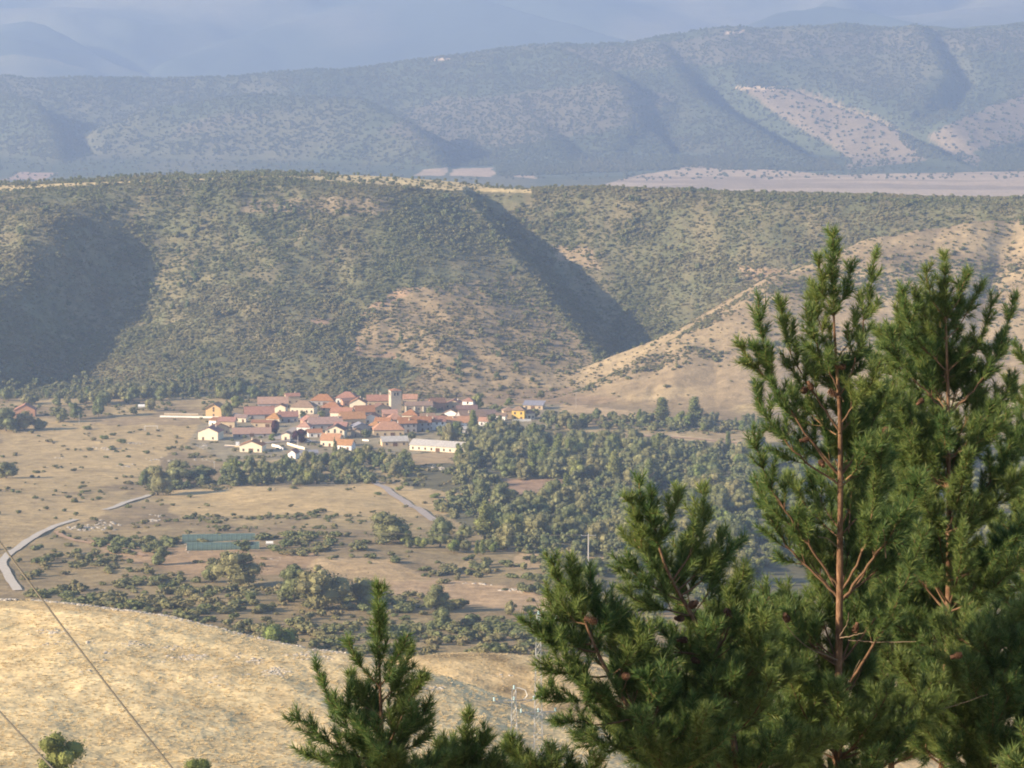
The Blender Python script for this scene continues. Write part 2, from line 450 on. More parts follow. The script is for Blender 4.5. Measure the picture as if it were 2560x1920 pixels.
def ground_colour(x, y, z):
    px, py = project(x, y, z)
    nb = fbm(x / (y * .02), y / (y.clip(1) * .02) * 30 + y / 60, 71, 4)
    n1 = fbm(x / 30, y / 60, 72, 4); n2 = fbm(x / 7, y / 14, 73, 3)
    jx = px + 22 * fbm(x / 12, y / 25, 74, 3); jy = py + 7 * fbm(x / 10, y / 28, 75, 3)
    C = np.empty(x.shape + (3,))
    tan = np.array([.37, .285, .15]); brown = np.array([.25, .19, .11]); green = np.array([.13, .13, .065])
    w = sstep(-.35, .35, n1 + .35 * n2)[:, None]
    C[:] = tan * w + brown * (1 - w)
    # heath in front of the village
    hz = (sstep(1280, 1400, py) * (py < 2500) * (y > 700))[:, None] * (.25 + .6 * sstep(-.3, .3, n2 + n1)[:, None])
    C = C * (1 - hz) + np.array([.225, .175, .095]) * hz
    wood = inpoly(jx, jy, [(1080, 1085), (1250, 1065), (1880, 1105), (3600, 1105), (3600, 1500), (1560, 1500), (1180, 1330), (1000, 1210)]) & (y > 900) & (y < 1900)
    C[wood] = [.13, .12, .07]
    for poly, c in FIELDS:
        k = inpoly(jx, jy, poly) & (y > 700) & (y < 1980)
        C[k] = np.array(c) * (1 + .12 * n2[k])[:, None] * (1 - .10 * n1[k])[:, None]
    k = inpoly(px, jy, [(500, 1060), (1400, 1010), (1400, 1075), (1250, 1090), (1000, 1140), (560, 1150), (470, 1110)]) & (y > 1400) & (y < 1890)
    C[k] = np.array([.27, .23, .15]) * (1 + .2 * n2[k])[:, None]
    # table mountain
    s = (y > 1880) & (y < 4600)
    g = sstep(-.4, .5, n1 * .6 + n2 * .5)[:, None]
    slope = np.array([.185, .16, .09]) * g + np.array([.125, .13, .068]) * (1 - g)
    rise = (z > np.interp(y, VAL_Y, VAL_Z) + 3)
    k = s | (rise & (y > 1700))
    C[k] = slope[k]
    for poly, c in PATCH:
        q = inpoly(jx, jy, poly) & (y > 1800) & (y < 2500)
        C[q] = np.array(c) * (1 + .15 * n2[q])[:, None]
    # pale crown of the table mountain
    topz = (y > 2332) & (y < 2600) & (px < 1330) & (py < np.interp(px, [0, 700, 1300], [488, 458, 482]))
    C[topz] = np.array([.52, .41, .21]) * (1 + .15 * n2[topz])[:, None]
    # the tan hill on the right
    hr = roof(x, y, HILL_R, .62, .34, 12)
    k = (y > 1780) & (y < 2300) & rise & (hr > z - 9)
    str_ = sstep(-.2, .5, fbm(x / 60 - y / 100, y / 25, 77, 3))
    C[k] = (np.array([.35, .27, .155]) * str_[k][:, None] + np.array([.26, .20, .12]) * (1 - str_[k][:, None]))
    # near hillside: bleached grass
    k = y < 760
    gg = sstep(-.5, .5, n2 * .5 + fbm(x / 3, y / 5, 78, 3) * .6)[:, None]
    near = np.array([.66, .53, .30]) * gg + np.array([.58, .45, .25]) * (1 - gg)
    C[k] = near[k]
    st = sstep(.05, .45, fbm(x / 9 + y / 16, x / 50 - y / 9, 79, 3)) * sstep(395, 425, y)
    k = (y > 395) & (y < 760)
    C[k] = C[k] * (1 - .55 * st[k])[:, None] * np.array([.82, .78, .75])
    # far plain and far hills
    k = (y > 4600) & (y < 9700)
    m1 = fbm(x / 90, y / 500, 80, 4); m2 = fbm(x / 300, y / 400, 81, 3)
    g = sstep(-.25, .45, m2 + .5 * m1)[:, None]
    far = np.array([.075, .09, .05]) * (1 - g) + np.array([.125, .12, .07]) * g
    C[k] = far[k]
    plain_ = k & (z < -315) & inpoly(px + 20 * m1, py, [(1480, 470), (1560, 445), (1740, 415), (2110, 436), (2560, 428), (4000, 430), (4000, 540), (1400, 540)])
    C[plain_] = (np.array([.44, .33, .215]) * (1 + .10 * m1[plain_])[:, None])
    for poly, c in (([(1560, 375), (2080, 400), (2110, 436), (1700, 425), (1500, 440), (1170, 440), (1080, 400), (1300, 375)], (.10, .12, .085)),
                    ([(1130, 424), (1235, 418), (1242, 442), (1130, 440)], (.42, .31, .21)),
                    ([(1290, 422), (1330, 425), (1345, 445), (1290, 442)], (.42, .31, .21)),
                    ([(1040, 424), (1115, 420), (1115, 440), (1030, 438)], (.40, .30, .20)),
                    ([(1700, 412), (1850, 416), (2110, 438), (2300, 446), (2560, 430), (2560, 445), (2300, 470), (1700, 440)], (.44, .33, .215)),
                    ([(1800, 216), (1975, 216), (1960, 224), (1840, 226)], (.60, .45, .28)),
                    ([(1840, 222), (2000, 224), (2200, 305), (2300, 400), (2120, 425), (2060, 360), (1930, 280)], (.25, .195, .125)),
                    ([(2280, 340), (2380, 290), (2600, 225), (2600, 330), (2420, 380), (2440, 415), (2380, 400)], (.22, .175, .115)),
                    ([(480, 300), (720, 275), (640, 310), (430, 350)], (.14, .125, .08)), ([(960, 330), (1100, 240), (1500, 205), (1700, 240), (1500, 330), (1100, 375)], (.135, .12, .078)), ([(1400, 120), (1800, 85), (2560, 70), (2560, 120), (1900, 150), (1500, 170)], (.13, .118, .078)),
                    ([(40, 430), (130, 432), (130, 450), (30, 450)], (.36, .25, .18)),
                    ([(1075, 146), (1130, 144), (1120, 151), (1075, 152)], (.6, .45, .3)),
                    ([(1830, 80), (1890, 78), (1880, 85), (1830, 86)], (.6, .45, .3))):
        q = inpoly(px + 22 * m1 + 50 * m2, py + 5 * m1 + 12 * m2 * (c[0] < .2), poly) & k
        C[q] = np.array(c)
    furrow = plain_ & (vnoise(x / 400, y / 60, 83) > .72)
    C[furrow] = C[furrow] * .72
    k = y > 9700
    m3 = fbm(x / 800, y / 1100, 85, 3)
    g = sstep(-.2, .4, m3)[:, None]
    fm = np.array([.05, .065, .04]) * (1 - g) + np.array([.15, .14, .085]) * g  # tone contrast in the colour stands in for lit and shaded folds
    C[k] = fm[k]
    return np.clip(C, .01, .9)

def terrain_material():
    m = NT('ground'); at = m.n('ShaderNodeAttribute', attribute_name='ground_tint')
    geo = m.n('ShaderNodeNewGeometry'); pos = geo.outputs['Position']
    f1 = m.noise(1.1, 3, .65, pos); f2 = m.noise(.16, 4, .65, pos); f3 = m.noise(.022, 3, .6, pos)
    v = m.maprange(f1, .3, .7, .78, 1.22); c = m.hsv(at.outputs['Color'], .5, 1, v)
    c = m.hsv(c, .5, 1, m.maprange(f2, .3, .7, .74, 1.26)); c = m.hsv(c, .5, 1, m.maprange(f3, .3, .7, .88, 1.12))
    ad = m.n('ShaderNodeMath', operation='ADD'); m.l(f1, ad.inputs[0])
    mu = m.n('ShaderNodeMath', operation='MULTIPLY'); m.l(f2, mu.inputs[0]); mu.inputs[1].default_value = 5
    m.l(mu.outputs[0], ad.inputs[1])
    return m.bsdf(c, .95, .05, bump=ad.outputs[0], bump_d=.22, bump_s=.6)
M_GROUND = terrain_material()

cols_in = np.arange(-100, 2661, 6.4)
CA = (cols_in - 1280) / FPX
left = -np.geomspace(-CA[0], .75, 26)[1:][::-1]
CA = np.concatenate([left, CA, -left[::-1]])

def land(name, label, rows):
    D, A = np.meshgrid(rows, CA, indexing='ij')
    X = (A * np.maximum(D, 30)).ravel(); Y = D.ravel()
    Z = height(X, Y)
    nr, nc = D.shape
    i = (np.arange(nr - 1)[:, None] * nc + np.arange(nc - 1)[None, :])
    F = np.stack([i, i + 1, i + nc + 1, i + nc], -1).reshape(-1, 4)
    me = mesh_np(name, np.stack([X, Y, Z], 1), F, np.full(len(F), 4), [M_GROUND], smooth=True)
    C = ground_colour(X, Y, Z)
    ca = me.color_attributes.new('ground_tint', 'FLOAT_COLOR', 'POINT')
    ca.data.foreach_set('color', np.concatenate([C, np.ones((len(C), 1))], 1).astype(np.float32).ravel())
    return tag(link(name, me), label, kind='structure')

land('hillside', 'bleached dry grass hillside in the lower left with scattered limestone', np.concatenate([[-25, -8], np.linspace(4, 180, 26), np.arange(183, 400, 1.3), np.arange(400, 640, 4.0), [640.]]))
land('valley_ground', 'dry tan fields and heath on the valley floor around the village', np.concatenate([np.arange(640, 1860, 4.4), [1860.]]))
land('table_mountain', 'scrub covered table mountain with shaded gully behind the village', np.concatenate([np.arange(1860, 2440, 2.4), np.arange(2440, 3200, 40), [3200.]]))
land('far_hills', 'pinkish plain and hazy wooded hills beyond the table mountain', np.concatenate([np.arange(3200, 4700, 150), np.arange(4700, 7300, 14.0), np.arange(7300, 9700, 150), [9700.]]))
land('far_mountains', 'pale blue mountains fading into haze along the top', np.concatenate([np.arange(9700, 12600, 30.0), np.arange(12600, 14001, 200), [14000.]]))
# ---------------------------------------------------------------- foliage material and clump meshes
def leaf_material(name, base, dry, trans=.25, inst=False, lo=.60, hi=1.45):
    m = NT(name)
    if inst:
        at = m.n('ShaderNodeAttribute', attribute_name='tint'); at.attribute_type = 'INSTANCER'; r = at.outputs['Fac']
    else:
        r = m.n('ShaderNodeObjectInfo').outputs['Random']
    c = m.mixc(base, dry, r)
    geo = m.n('ShaderNodeNewGeometry')
    v = m.maprange(geo.outputs['Random Per Island'], 0, 1, lo, hi)
    c = m.hsv(c, .5, 1, v)
    return m.bsdf(c, .8, .12, trans=trans)

def leaf_quads(centres, normals, size, rng, jit=.7, flat=1.0):
    """many small leaf-clump faces: one bent quad at each centre, roughly facing its normal"""
    n = len(centres)
    nn = normals + rng.normal(0, jit, (n, 3)); nn /= np.linalg.norm(nn, axis=1)[:, None] + 1e-9
    r = rng.normal(0, 1, (n, 3)); u = np.cross(nn, r); u /= np.linalg.norm(u, axis=1)[:, None] + 1e-9
    w = np.cross(nn, u)
    s = size * rng.uniform(.6, 1.4, n)[:, None]
    su = s * rng.uniform(.7, 1.2, n)[:, None]; sw = s * rng.uniform(.5, 1.0, n)[:, None]
    b = nn * s * .35 * rng.uniform(-1, 1, n)[:, None]
    V = np.stack([centres - u * su, centres - w * sw + b, centres + u * su, centres + w * sw + b], 1).reshape(-1, 3)
    F = np.arange(4 * n).reshape(-1, 4)
    return V, F

def lobes_for(kind, rng):
    """ellipsoid lobes (centre, radii) of a crown inside a unit-high plant"""
    L = []
    if kind == 'oak':
        for i in range(22):
            a = rng.uniform(0, 2 * math.pi); r = .36 * rng.uniform(.0, 1) ** .6; h = rng.uniform(.17, .80)
            r *= math.sqrt(max(.1, 1 - ((h - .42) / .5) ** 2))
            q = rng.choice([.10, .14, .19, .25], p=[.25, .3, .3, .15]) * rng.uniform(.85, 1.15)
            L.append(((r * math.cos(a), r * math.sin(a), h), (q, q, q * .85)))
        L.append(((0, 0, .45), (.28, .28, .34)))
    elif kind == 'tall':
        for i in range(13):
            h = rng.uniform(.22, .88); a = rng.uniform(0, 2 * math.pi); r = rng.uniform(.0, .13) * (1.2 - h)
            q = rng.uniform(.09, .15) * (1.25 - .6 * h)
            L.append(((r * math.cos(a), r * math.sin(a), h), (q, q, q * 1.5)))
    elif kind == 'shrub':
        for i in range(6):
            a = rng.uniform(0, 2 * math.pi); r = rng.uniform(.05, .42); q = rng.uniform(.22, .36)
            L.append(((r * math.cos(a), r * math.sin(a), q * rng.uniform(.7, 1.9)), (q, q, q * .9)))
    elif kind == 'conifer':
        for i in range(9):
            h = .15 + i * .095; q = .24 * (1.05 - h)
            a = rng.uniform(0, 6.3)
            L.append(((.05 * math.cos(a), .05 * math.sin(a), h), (q, q, .10)))
    return L

def crown_mesh(name, kind, n, size, mat, seed):
    rng = np.random.default_rng(seed)
    L = lobes_for(kind, rng)
    w = np.array([r[0] * r[1] for c, r in L]); w /= w.sum()
    idx = rng.choice(len(L), n, p=w)
    c = np.array([l[0] for l in L])[idx]; r = np.array([l[1] for l in L])[idx]
    d = rng.normal(0, 1, (n, 3)); d /= np.linalg.norm(d, axis=1)[:, None]
    rad = (rng.uniform(.80, 1.06, n) + .16 * np.maximum(rng.normal(0, 1, n), 0) ** 2 * (rng.uniform(0, 1, n) < .5) * .6)[:, None]
    p = c + d * r * rad
    # drop faces that lie deep inside other lobes
    keep = np.ones(n, bool)
    for j, (cc, rr) in enumerate(L):
        q = (p - np.array(cc)) / np.array(rr)
        keep &= ~((np.sum(q * q, 1) < .62) & (idx != j))
    keep &= p[:, 2] > .01
    p = p[keep]; d = d[keep]
    V, F = leaf_quads(p, d, size, rng, .55)
    # solid inner masses that stop the light
    vs = [V]; fs = list(F); o = len(V)
    from math import cos, sin, pi
    base = []
    for k in range(1, 4):
        for t in range(6): base.append((sin(k * pi / 4) * cos(t * pi / 3 + k), sin(k * pi / 4) * sin(t * pi / 3 + k), cos(k * pi / 4)))
    base = np.array([(0, 0, 1)] + base + [(0, 0, -1)])
    fc = [(0, 1 + t, 1 + (t + 1) % 6) for t in range(6)]
    for k in range(2):
        for t in range(6):
            a, b = 1 + k * 6 + t, 1 + k * 6 + (t + 1) % 6
            fc.append((a, a + 6, b + 6, b))
    fc += [(13 + (t + 1) % 6, 13 + t, 19) for t in range(6)]
    flat = list(np.asarray(F).ravel()); sizes = [4] * len(F)
    for cc, rr in L:
        vs.append(np.array(cc) + base * np.array(rr) * .80)
        for q in fc:
            flat += [i + o for i in q]; sizes.append(len(q))
        o += len(base)
    return mesh_np(name, np.concatenate(vs), flat, sizes, [mat])

M_OAK = leaf_material('oak_leaves', (.115, .140, .058), (.205, .190, .090), .12)
M_LIGHT = leaf_material('light_leaves', (.15, .19, .055), (.20, .21, .075), .22)
M_PURPLE = leaf_material('purple_leaves', (.05, .018, .025), (.06, .02, .03), .12)
M_SHRUB = leaf_material('shrub_leaves', (.125, .145, .058), (.22, .185, .095), .12, inst=True, lo=.75, hi=1.25)
M_WOOD = leaf_material('wood_leaves', (.095, .120, .052), (.185, .175, .085), .12, inst=True)
M_FAR = leaf_material('far_leaves', (.085, .105, .058), (.14, .135, .08), .12, inst=True, lo=.85, hi=1.15)
M_BARK = plain('bark', (.13, .10, .075), .95, .05, .25, 3)

PROTO = {}
PROTO['oak'] = [crown_mesh('oak_crown', 'oak', 2800, .0215, M_OAK, 100 + i) for i in range(6)]
PROTO['tall'] = [crown_mesh('tall_crown', 'tall', 2000, .018, M_LIGHT, 200 + i) for i in range(3)]
PROTO['light'] = [crown_mesh('light_crown', 'oak', 2400, .0225, M_LIGHT, 230 + i) for i in range(3)]
PROTO['purple'] = [crown_mesh('purple_crown', 'oak', 1300, .030, M_PURPLE, 260 + i) for i in range(2)]
PROTO['conifer'] = [crown_mesh('conifer_crown', 'conifer', 1200, .026, M_OAK, 300 + i) for i in range(2)]
PROTO['bush'] = [crown_mesh('bush_crown', 'shrub', 2200, .030, M_LIGHT, 330 + i) for i in range(3)]
def trunk_mesh(name, seed, h=.5):
    rng = np.random.default_rng(seed); vs = []; fs = []; o = 0
    base = [(0, 0, -.06), (rng.uniform(-.02, .02), rng.uniform(-.02, .02), .2), (rng.uniform(-.03, .03), rng.uniform(-.03, .03), h)]
    pl = [(base, [.035, .026, .014])]
    for k in range(5):
        a = k * 1.26 + rng.uniform(0, .6); q = .16 + .05 * k
        pl.append(([(0, 0, q), (.12 * math.cos(a), .12 * math.sin(a), q + .14), (.24 * math.cos(a), .24 * math.sin(a), q + .22)], [.014, .010, .005]))
    for p, r in pl:
        V, F = tube(p, r, 6); vs.append(V); fs.append(F + o); o += len(V)
    F = np.concatenate(fs)
    return mesh_np(name, np.concatenate(vs), F, np.full(len(F), 4), [M_BARK])
TRUNKS = [trunk_mesh('trunk', 400 + i) for i in range(4)]

TREE_SPOTS = []
def tree(name, kind, loc, h, w, label, cat='tree', group=None, i=None):
    rng = random
    e = link(name, None, loc=loc, rz=rng.uniform(0, 6.28))
    e.empty_display_size = 1
    tag(e, label, cat, group)
    wu = {'oak': .98, 'light': .98, 'purple': .98, 'tall': .42, 'conifer': .50, 'bush': 1.25}[kind]
    e.scale = (w / wu, w / wu, h)
    link('crown', rng.choice(PROTO[kind]), e)
    link('trunk', rng.choice(TRUNKS), e)
    TREE_SPOTS.append((loc[0], loc[1], w / 2))
    return e

def tree_px(px, py, hp, wp, kind, label, name='oak_tree', cat='tree', group=None, dmin=180.):
    """a tree whose foot is at picture point (px, py) and which is hp by wp picture pixels big"""
    g = ground_at(px, py, dmin=dmin); s = g.y / FPX
    return tree(name, kind, g, hp * s * 1.02, wp * s, label, cat, group)

# trees that stand out on their own
for a in [
    (395, 1238, 82, 78, 'oak', 'dark rounded oak where the pale road meets the hedge, nearest the road end'),
    (368, 1222, 58, 50, 'oak', 'smaller dark oak at the western tip of the hedge, left of the road end'),
    (442, 1214, 72, 80, 'oak', 'broad oak in the hedge directly behind the dark oak at the road end'),
    (500, 1206, 52, 90, 'oak', 'wide low oak in the hedge under the small lamp pole'),
    (16, 1196, 46, 66, 'oak', 'dark oak cut by the left edge on the dry meadow, casting a long shadow'),
    (16, 1078, 62, 74, 'oak', 'big dark oak at the left edge below the red roofed house'),
    (62, 1076, 50, 66, 'oak', 'dark oak standing right beside the big left edge oak'),
    (98, 1074, 34, 42, 'oak', 'lowest round oak at the right end of the left edge clump'),
    (150, 1056, 44, 48, 'oak', 'bushy oak between the red roofed house and the tall field oak'),
    (186, 1048, 46, 46, 'oak', 'grey green oak just left of the tall dark field oak'),
    (247, 1042, 56, 42, 'oak', 'tall dark oak alone at the upper left corner of the football meadow'),
    (333, 1036, 20, 26, 'oak', 'small round tree beside the blue and white tank'),
    (376, 1028, 34, 34, 'oak', 'round oak behind the white wall of the football meadow'),
    (217, 1074, 12, 26, 'bush', 'small green bush on the football meadow under the tall field oak'),
    (260, 1098, 12, 24, 'bush', 'small brownish bush alone in the middle of the dry meadow'),
    (304, 1108, 14, 34, 'bush', 'low round bush beside the white rubble on the dry meadow'),
    (965, 1356, 84, 128, 'oak', 'large spreading grey green oak below the end of the straight gravel lane'),
    (1020, 1362, 40, 46, 'light', 'young bright green tree at the right foot of the large spreading oak'),
    (1100, 1368, 78, 76, 'oak', 'round oak right of the large spreading oak'),
    (1053, 1370, 34, 40, 'bush', 'pale green bush between the two oaks below the gravel lane'),
    (1160, 1355, 48, 60, 'oak', 'low oak beside the small dry clearing right of the gravel lane'),
    (590, 1470, 104, 130, 'oak', 'big oak directly in front of the green tunnel greenhouses'),
    (532, 1456, 58, 60, 'oak', 'lower oak at the left side of the big oak before the greenhouses'),
    (402, 1412, 46, 48, 'oak', 'small oak on bare soil left of the greenhouses'),
    (718, 1370, 22, 38, 'oak', 'small round grey tree right of the white tank'),
    (735, 1502, 96, 100, 'oak', 'oak forming the left part of the wide twin crowned clump'),
    (805, 1520, 126, 150, 'oak', 'largest oak of the heath, right part of the twin crowned clump'),
    (908, 1512, 76, 90, 'oak', 'pale grey oak just behind the top of the dark young pine'),
    (1092, 1530, 76, 78, 'oak', 'upright grey oak on the heath right of the dark young pine'),
    (1105, 1572, 58, 60, 'oak', 'darker oak directly below the upright grey oak of the heath'),
    (1276, 1538, 44, 40, 'oak', 'small oak at the edge of the heath left of the green pine tips'),
    (1540, 1522, 60, 66, 'oak', 'dark oak in the dip right of the tall wooden power pole'),
    (700, 1628, 80, 100, 'bush', 'bright green bush touching the rocky crest of the dry hillside'),
    (150, 1950, 130, 125, 'light', 'green bush on the dry hillside in the lower left corner'),
    (497, 1935, 48, 90, 'bush', 'half hidden green bush at the bottom edge of the dry hillside'),
    (567, 1046, 54, 36, 'oak', 'dark tree against the right side of the ochre two storey house'),
    (595, 1020, 34, 40, 'light', 'pale green tree behind the ochre two storey house'),
    (688, 1085, 38, 34, 'purple', 'dark purple leaved tree beside the flat pink shed roof'),
    (752, 1108, 38, 46, 'purple', 'dark purple leaved tree in front of the small white house with orange hip roof'),
    (678, 1103, 20, 24, 'light', 'round green tree below the purple tree by the pink shed'),
    (757, 1047, 22, 22, 'oak', 'dark garden tree in front of the cream two storey house'),
    (805, 1046, 22, 28, 'light', 'green garden tree right of the cream two storey house'),
    (795, 1030, 18, 16, 'oak', 'small dark tree tucked against the right corner of the cream house'),
    (838, 1134, 44, 18, 'conifer', 'slim dark cypress in front of the orange roofed cottage'),
    (1080, 1046, 34, 36, 'light', 'bright green tree at the right end of the church nave'),
    (1055, 1050, 22, 26, 'oak', 'low dark tree in front of the church nave'),
    (1196, 1022, 44, 34, 'light', 'tall green tree right of the bright white house'),
    (1240, 1030, 24, 36, 'oak', 'dark round tree between the white house and the yellow house'),
    (1272, 1015, 20, 32, 'light', 'pale green tree behind the yellow house'),
    (1353, 998, 26, 24, 'oak', 'solitary round tree at the foot of the slope above the yellow house'),
    (1415, 1072, 44, 52, 'oak', 'dark round tree in the meadow right of the yellow house'),
    (1190, 1096, 30, 44, 'oak', 'round tree in front of the low white walled house'),
    (1135, 1100, 48, 44, 'light', 'bright green tree before the end of the long red terrace'),
    (1030, 1100, 24, 26, 'oak', 'dark blue green tree between the grey shed and the long barn'),
    (915, 1094, 26, 30, 'oak', 'dark tree left of the broad orange roofed farmhouse'),
    (1655, 1058, 66, 56, 'tall', 'tall pale poplar at the foot of the tan hill, left of its neighbour'),
    (1735, 1064, 74, 50, 'tall', 'tallest pale poplar at the foot of the tan hill'),
    (1700, 1066, 44, 40, 'light', 'lower yellow green tree between the two tall pale poplars'),
    (1692, 1290, 92, 34, 'tall', 'slender pale poplar rising just behind the middle pine top'),
    (1000, 1226, 14, 22, 'bush', 'small round bush at the top of the straight gravel lane'),
    (1090, 1244, 12, 40, 'bush', 'brownish bush pair on the dry field right of the gravel lane'),
    (945, 1238, 10, 26, 'bush', 'small brown bush on the dry field left of the gravel lane'),
]:
    px, py, hp, wp, kind, lab = a
    if 'lower left corner' in lab: kind, cat_ = 'light', 'bush'
    nm = 'bush' if 'lower left corner' in lab else {'oak': 'oak_tree', 'light': 'leafy_tree', 'purple': 'purple_tree', 'tall': 'poplar_tree', 'conifer': 'cypress_tree', 'bush': 'bush'}[kind]
    if kind == 'oak' and py < 1060: nm = 'broadleaf_tree'
    tree_px(px, py, hp, wp, kind, lab, nm, 'bush' if nm == 'bush' else 'tree', dmin=640. if py < 1640 else 180.)

CLEAR = [[(1255, 1205), (1420, 1198), (1410, 1238), (1280, 1240)], [(1290, 1388), (1560, 1398), (1560, 1425), (1280, 1420)],
         [(1440, 1085), (1700, 1088), (1870, 1108), (1860, 1120), (1700, 1106), (1440, 1096)]]
def grove(poly, count, hr, mind, kinds, label, group, name='oak_tree', wr=(.8, 1.15)):
    xs = [p[0] for p in poly]; ys = [p[1] for p in poly]; n = 0; tries = 0; made = []
    while n < count and tries < count * 30:
        tries += 1
        px = random.uniform(min(xs), max(xs)); py = random.uniform(min(ys), max(ys))
        a, b = np.array([px]), np.array([py])
        if not inpoly(a, b, poly)[0] or any(inpoly(a, b, c)[0] for c in CLEAR): continue
        g = ground_at(px, py)
        h = random.uniform(*hr); w = h * random.uniform(*wr)
        if any((g.x - x) ** 2 + (g.y - y) ** 2 < (mind * (r + w / 2)) ** 2 for x, y, r in TREE_SPOTS): continue
        kind = random.choice(kinds)
        if kind == 'tall': h *= 1.35; w *= .6
        made.append((tree(name, kind, g, h, w, label, 'tree', group), px, py, h))
        n += 1
    for word, key in (('leftmost', lambda m: m[1]), ('rightmost', lambda m: -m[1]), ('lowest standing', lambda m: -m[2]), ('highest standing', lambda m: m[2]), ('biggest', lambda m: -m[3])):
        m = min((q for q in made if q[0]['label'] == label), key=key)
        m[0]['label'] = word + ' ' + label
O = ['oak'] * 7 + ['light', 'tall']
grove([(1095, 1098), (1250, 1078), (1420, 1100), (1430, 1195), (1250, 1200), (1120, 1185), (1180, 1140)], 50, (8, 13.5), .46, O,
      'grey green tree in the dense wood below the yellow house', 'trees of the dense wood below the yellow house')
grove([(1430, 1105), (1640, 1115), (1880, 1135), (1900, 1260), (1700, 1250), (1500, 1215), (1430, 1200)], 56, (8, 14.5), .46, O,
      'blue green tree in the deep wood left of the tall pine trunk', 'trees of the deep wood left of the tall pine')
grove([(1200, 1230), (1290, 1245), (1500, 1225), (1640, 1250), (1640, 1385), (1400, 1392), (1230, 1378), (1190, 1340)], 40, (7.5, 12.5), .46, O,
      'grey oak in the wood around the tall wooden power pole', 'oaks of the wood around the power pole')
grove([(1640, 1255), (1900, 1265), (1900, 1480), (1640, 1480)], 30, (7, 13), .46, O,
      'oak in the wood seen between the middle and tall pines', 'oaks seen between the pine trees')
grove([(1330, 1046), (1560, 1050), (1880, 1064), (1880, 1084), (1500, 1078), (1330, 1074)], 34, (4.5, 8.5), .42, O,
      'hedgerow tree along the light track under the tan hill', 'hedgerow trees under the tan hill')
grove([(560, 1196), (900, 1178), (905, 1206), (780, 1216), (560, 1214)], 26, (4.5, 8.5), .44, O,
      'hedge tree along the top of the dry field in front of the village', 'hedge trees along the dry field before the village')
grove([(560, 1166), (700, 1168), (780, 1160), (870, 1140), (960, 1146), (1025, 1160), (1035, 1190), (900, 1200), (900, 1180), (560, 1184)], 36, (5.5, 10), .45, ['oak'] * 6 + ['light', 'light'],
      'tree in the green belt along the lower edge of the village', 'trees of the green belt below the village')
grove([(1390, 1425), (1700, 1440), (1700, 1540), (1500, 1540)], 12, (5, 9), .5, O,
      'oak in the hollow behind the branches of the middle pine', 'oaks in the hollow behind the middle pine')
grove([(0, 1000), (560, 985), (1000, 995), (1000, 1003), (560, 1000), (0, 1024)], 34, (6, 11), .42, O,
      'tree at the foot of the scrub slope behind the village meadows', 'trees at the foot of the scrub slope')
grove([(1120, 1375), (1260, 1375), (1260, 1398), (1120, 1392)], 7, (4, 6), .5, O,
      'low oak at the edge of the wood left of the power pole', 'low oaks left of the power pole')

# ---------------------------------------------------------------- ground cover that nobody could count
def protos(prefix, kind, n, size, mat, k, seed):
    c = bpy.data.collections.new(prefix)
    for i in range(k):
        c.objects.link(bpy.data.objects.new(prefix, crown_mesh(prefix, kind, n, size, mat, seed + i)))
    return c

def scatter(name, label, pts, scl, tint, coll, cat=None):
    n = len(pts)
    me = bpy.data.meshes.new(name)
    me.vertices.add(n); me.vertices.foreach_set('co', np.asarray(pts, np.float32).ravel())
    a = me.attributes.new('scl', 'FLOAT_VECTOR', 'POINT'); a.data.foreach_set('vector', np.asarray(scl, np.float32).ravel())
    a = me.attributes.new('tint', 'FLOAT', 'POINT'); a.data.foreach_set('value', np.asarray(tint, np.float32))
    a = me.attributes.new('rot', 'FLOAT_VECTOR', 'POINT')
    r = np.zeros((n, 3), np.float32); r[:, 2] = RNG.uniform(0, 6.28, n); a.data.foreach_set('vector', r.ravel())
    a = me.attributes.new('pick', 'INT', 'POINT'); a.data.foreach_set('value', RNG.integers(0, len(coll.objects), n).astype(np.int32))
    o = link(name, me); tag(o, label, cat, kind='stuff')
    g = bpy.data.node_groups.new(name, 'GeometryNodeTree')
    g.interface.new_socket('Geometry', in_out='INPUT', socket_type='NodeSocketGeometry')
    g.interface.new_socket('Geometry', in_out='OUTPUT', socket_type='NodeSocketGeometry')
    N = g.nodes.new; L = g.links.new
    gi = N('NodeGroupInput'); go = N('NodeGroupOutput')
    ci = N('GeometryNodeCollectionInfo'); ci.inputs['Collection'].default_value = coll
    ci.inputs['Separate Children'].default_value = True; ci.inputs['Reset Children'].default_value = True
    ip = N('GeometryNodeInstanceOnPoints'); ip.inputs['Pick Instance'].default_value = True
    def attr(nm, ty):
        q = N('GeometryNodeInputNamedAttribute'); q.data_type = ty; q.inputs['Name'].default_value = nm
        return [s for s in q.outputs if s.enabled and s.name == 'Attribute'][0]
    L(gi.outputs[0], ip.inputs['Points']); L(ci.outputs[0], ip.inputs['Instance'])
    L(attr('pick', 'INT'), ip.inputs['Instance Index']); L(attr('scl', 'FLOAT_VECTOR'), ip.inputs['Scale'])
    er = N('FunctionNodeEulerToRotation'); L(attr('rot', 'FLOAT_VECTOR'), er.inputs[0]); L(er.outputs[0], ip.inputs['Rotation'])
    L(ip.outputs[0], go.inputs[0])
    md = o.modifiers.new('scatter', 'NODES'); md.node_group = g
    return o

C_SHRUB = protos('shrub', 'shrub', 130, .13, M_SHRUB, 7, 500)
C_WOOD = protos('small_tree', 'oak', 230, .060, M_WOOD, 6, 540)
C_FAR = protos('far_tree', 'oak', 90, .095, M_FAR, 5, 560)

def candidates(n, px0, px1, y0, y1, rng, power=1.0):
    """random ground points inside the field of view between two distances"""
    a = rng.uniform((px0 - 1280) / FPX, (px1 - 1280) / FPX, n)
    y = y0 + (y1 - y0) * rng.uniform(0, 1, n) ** power
    x = a * y; z = height(x, y); px, py = project(x, y, z)
    return x, y, z, px, py

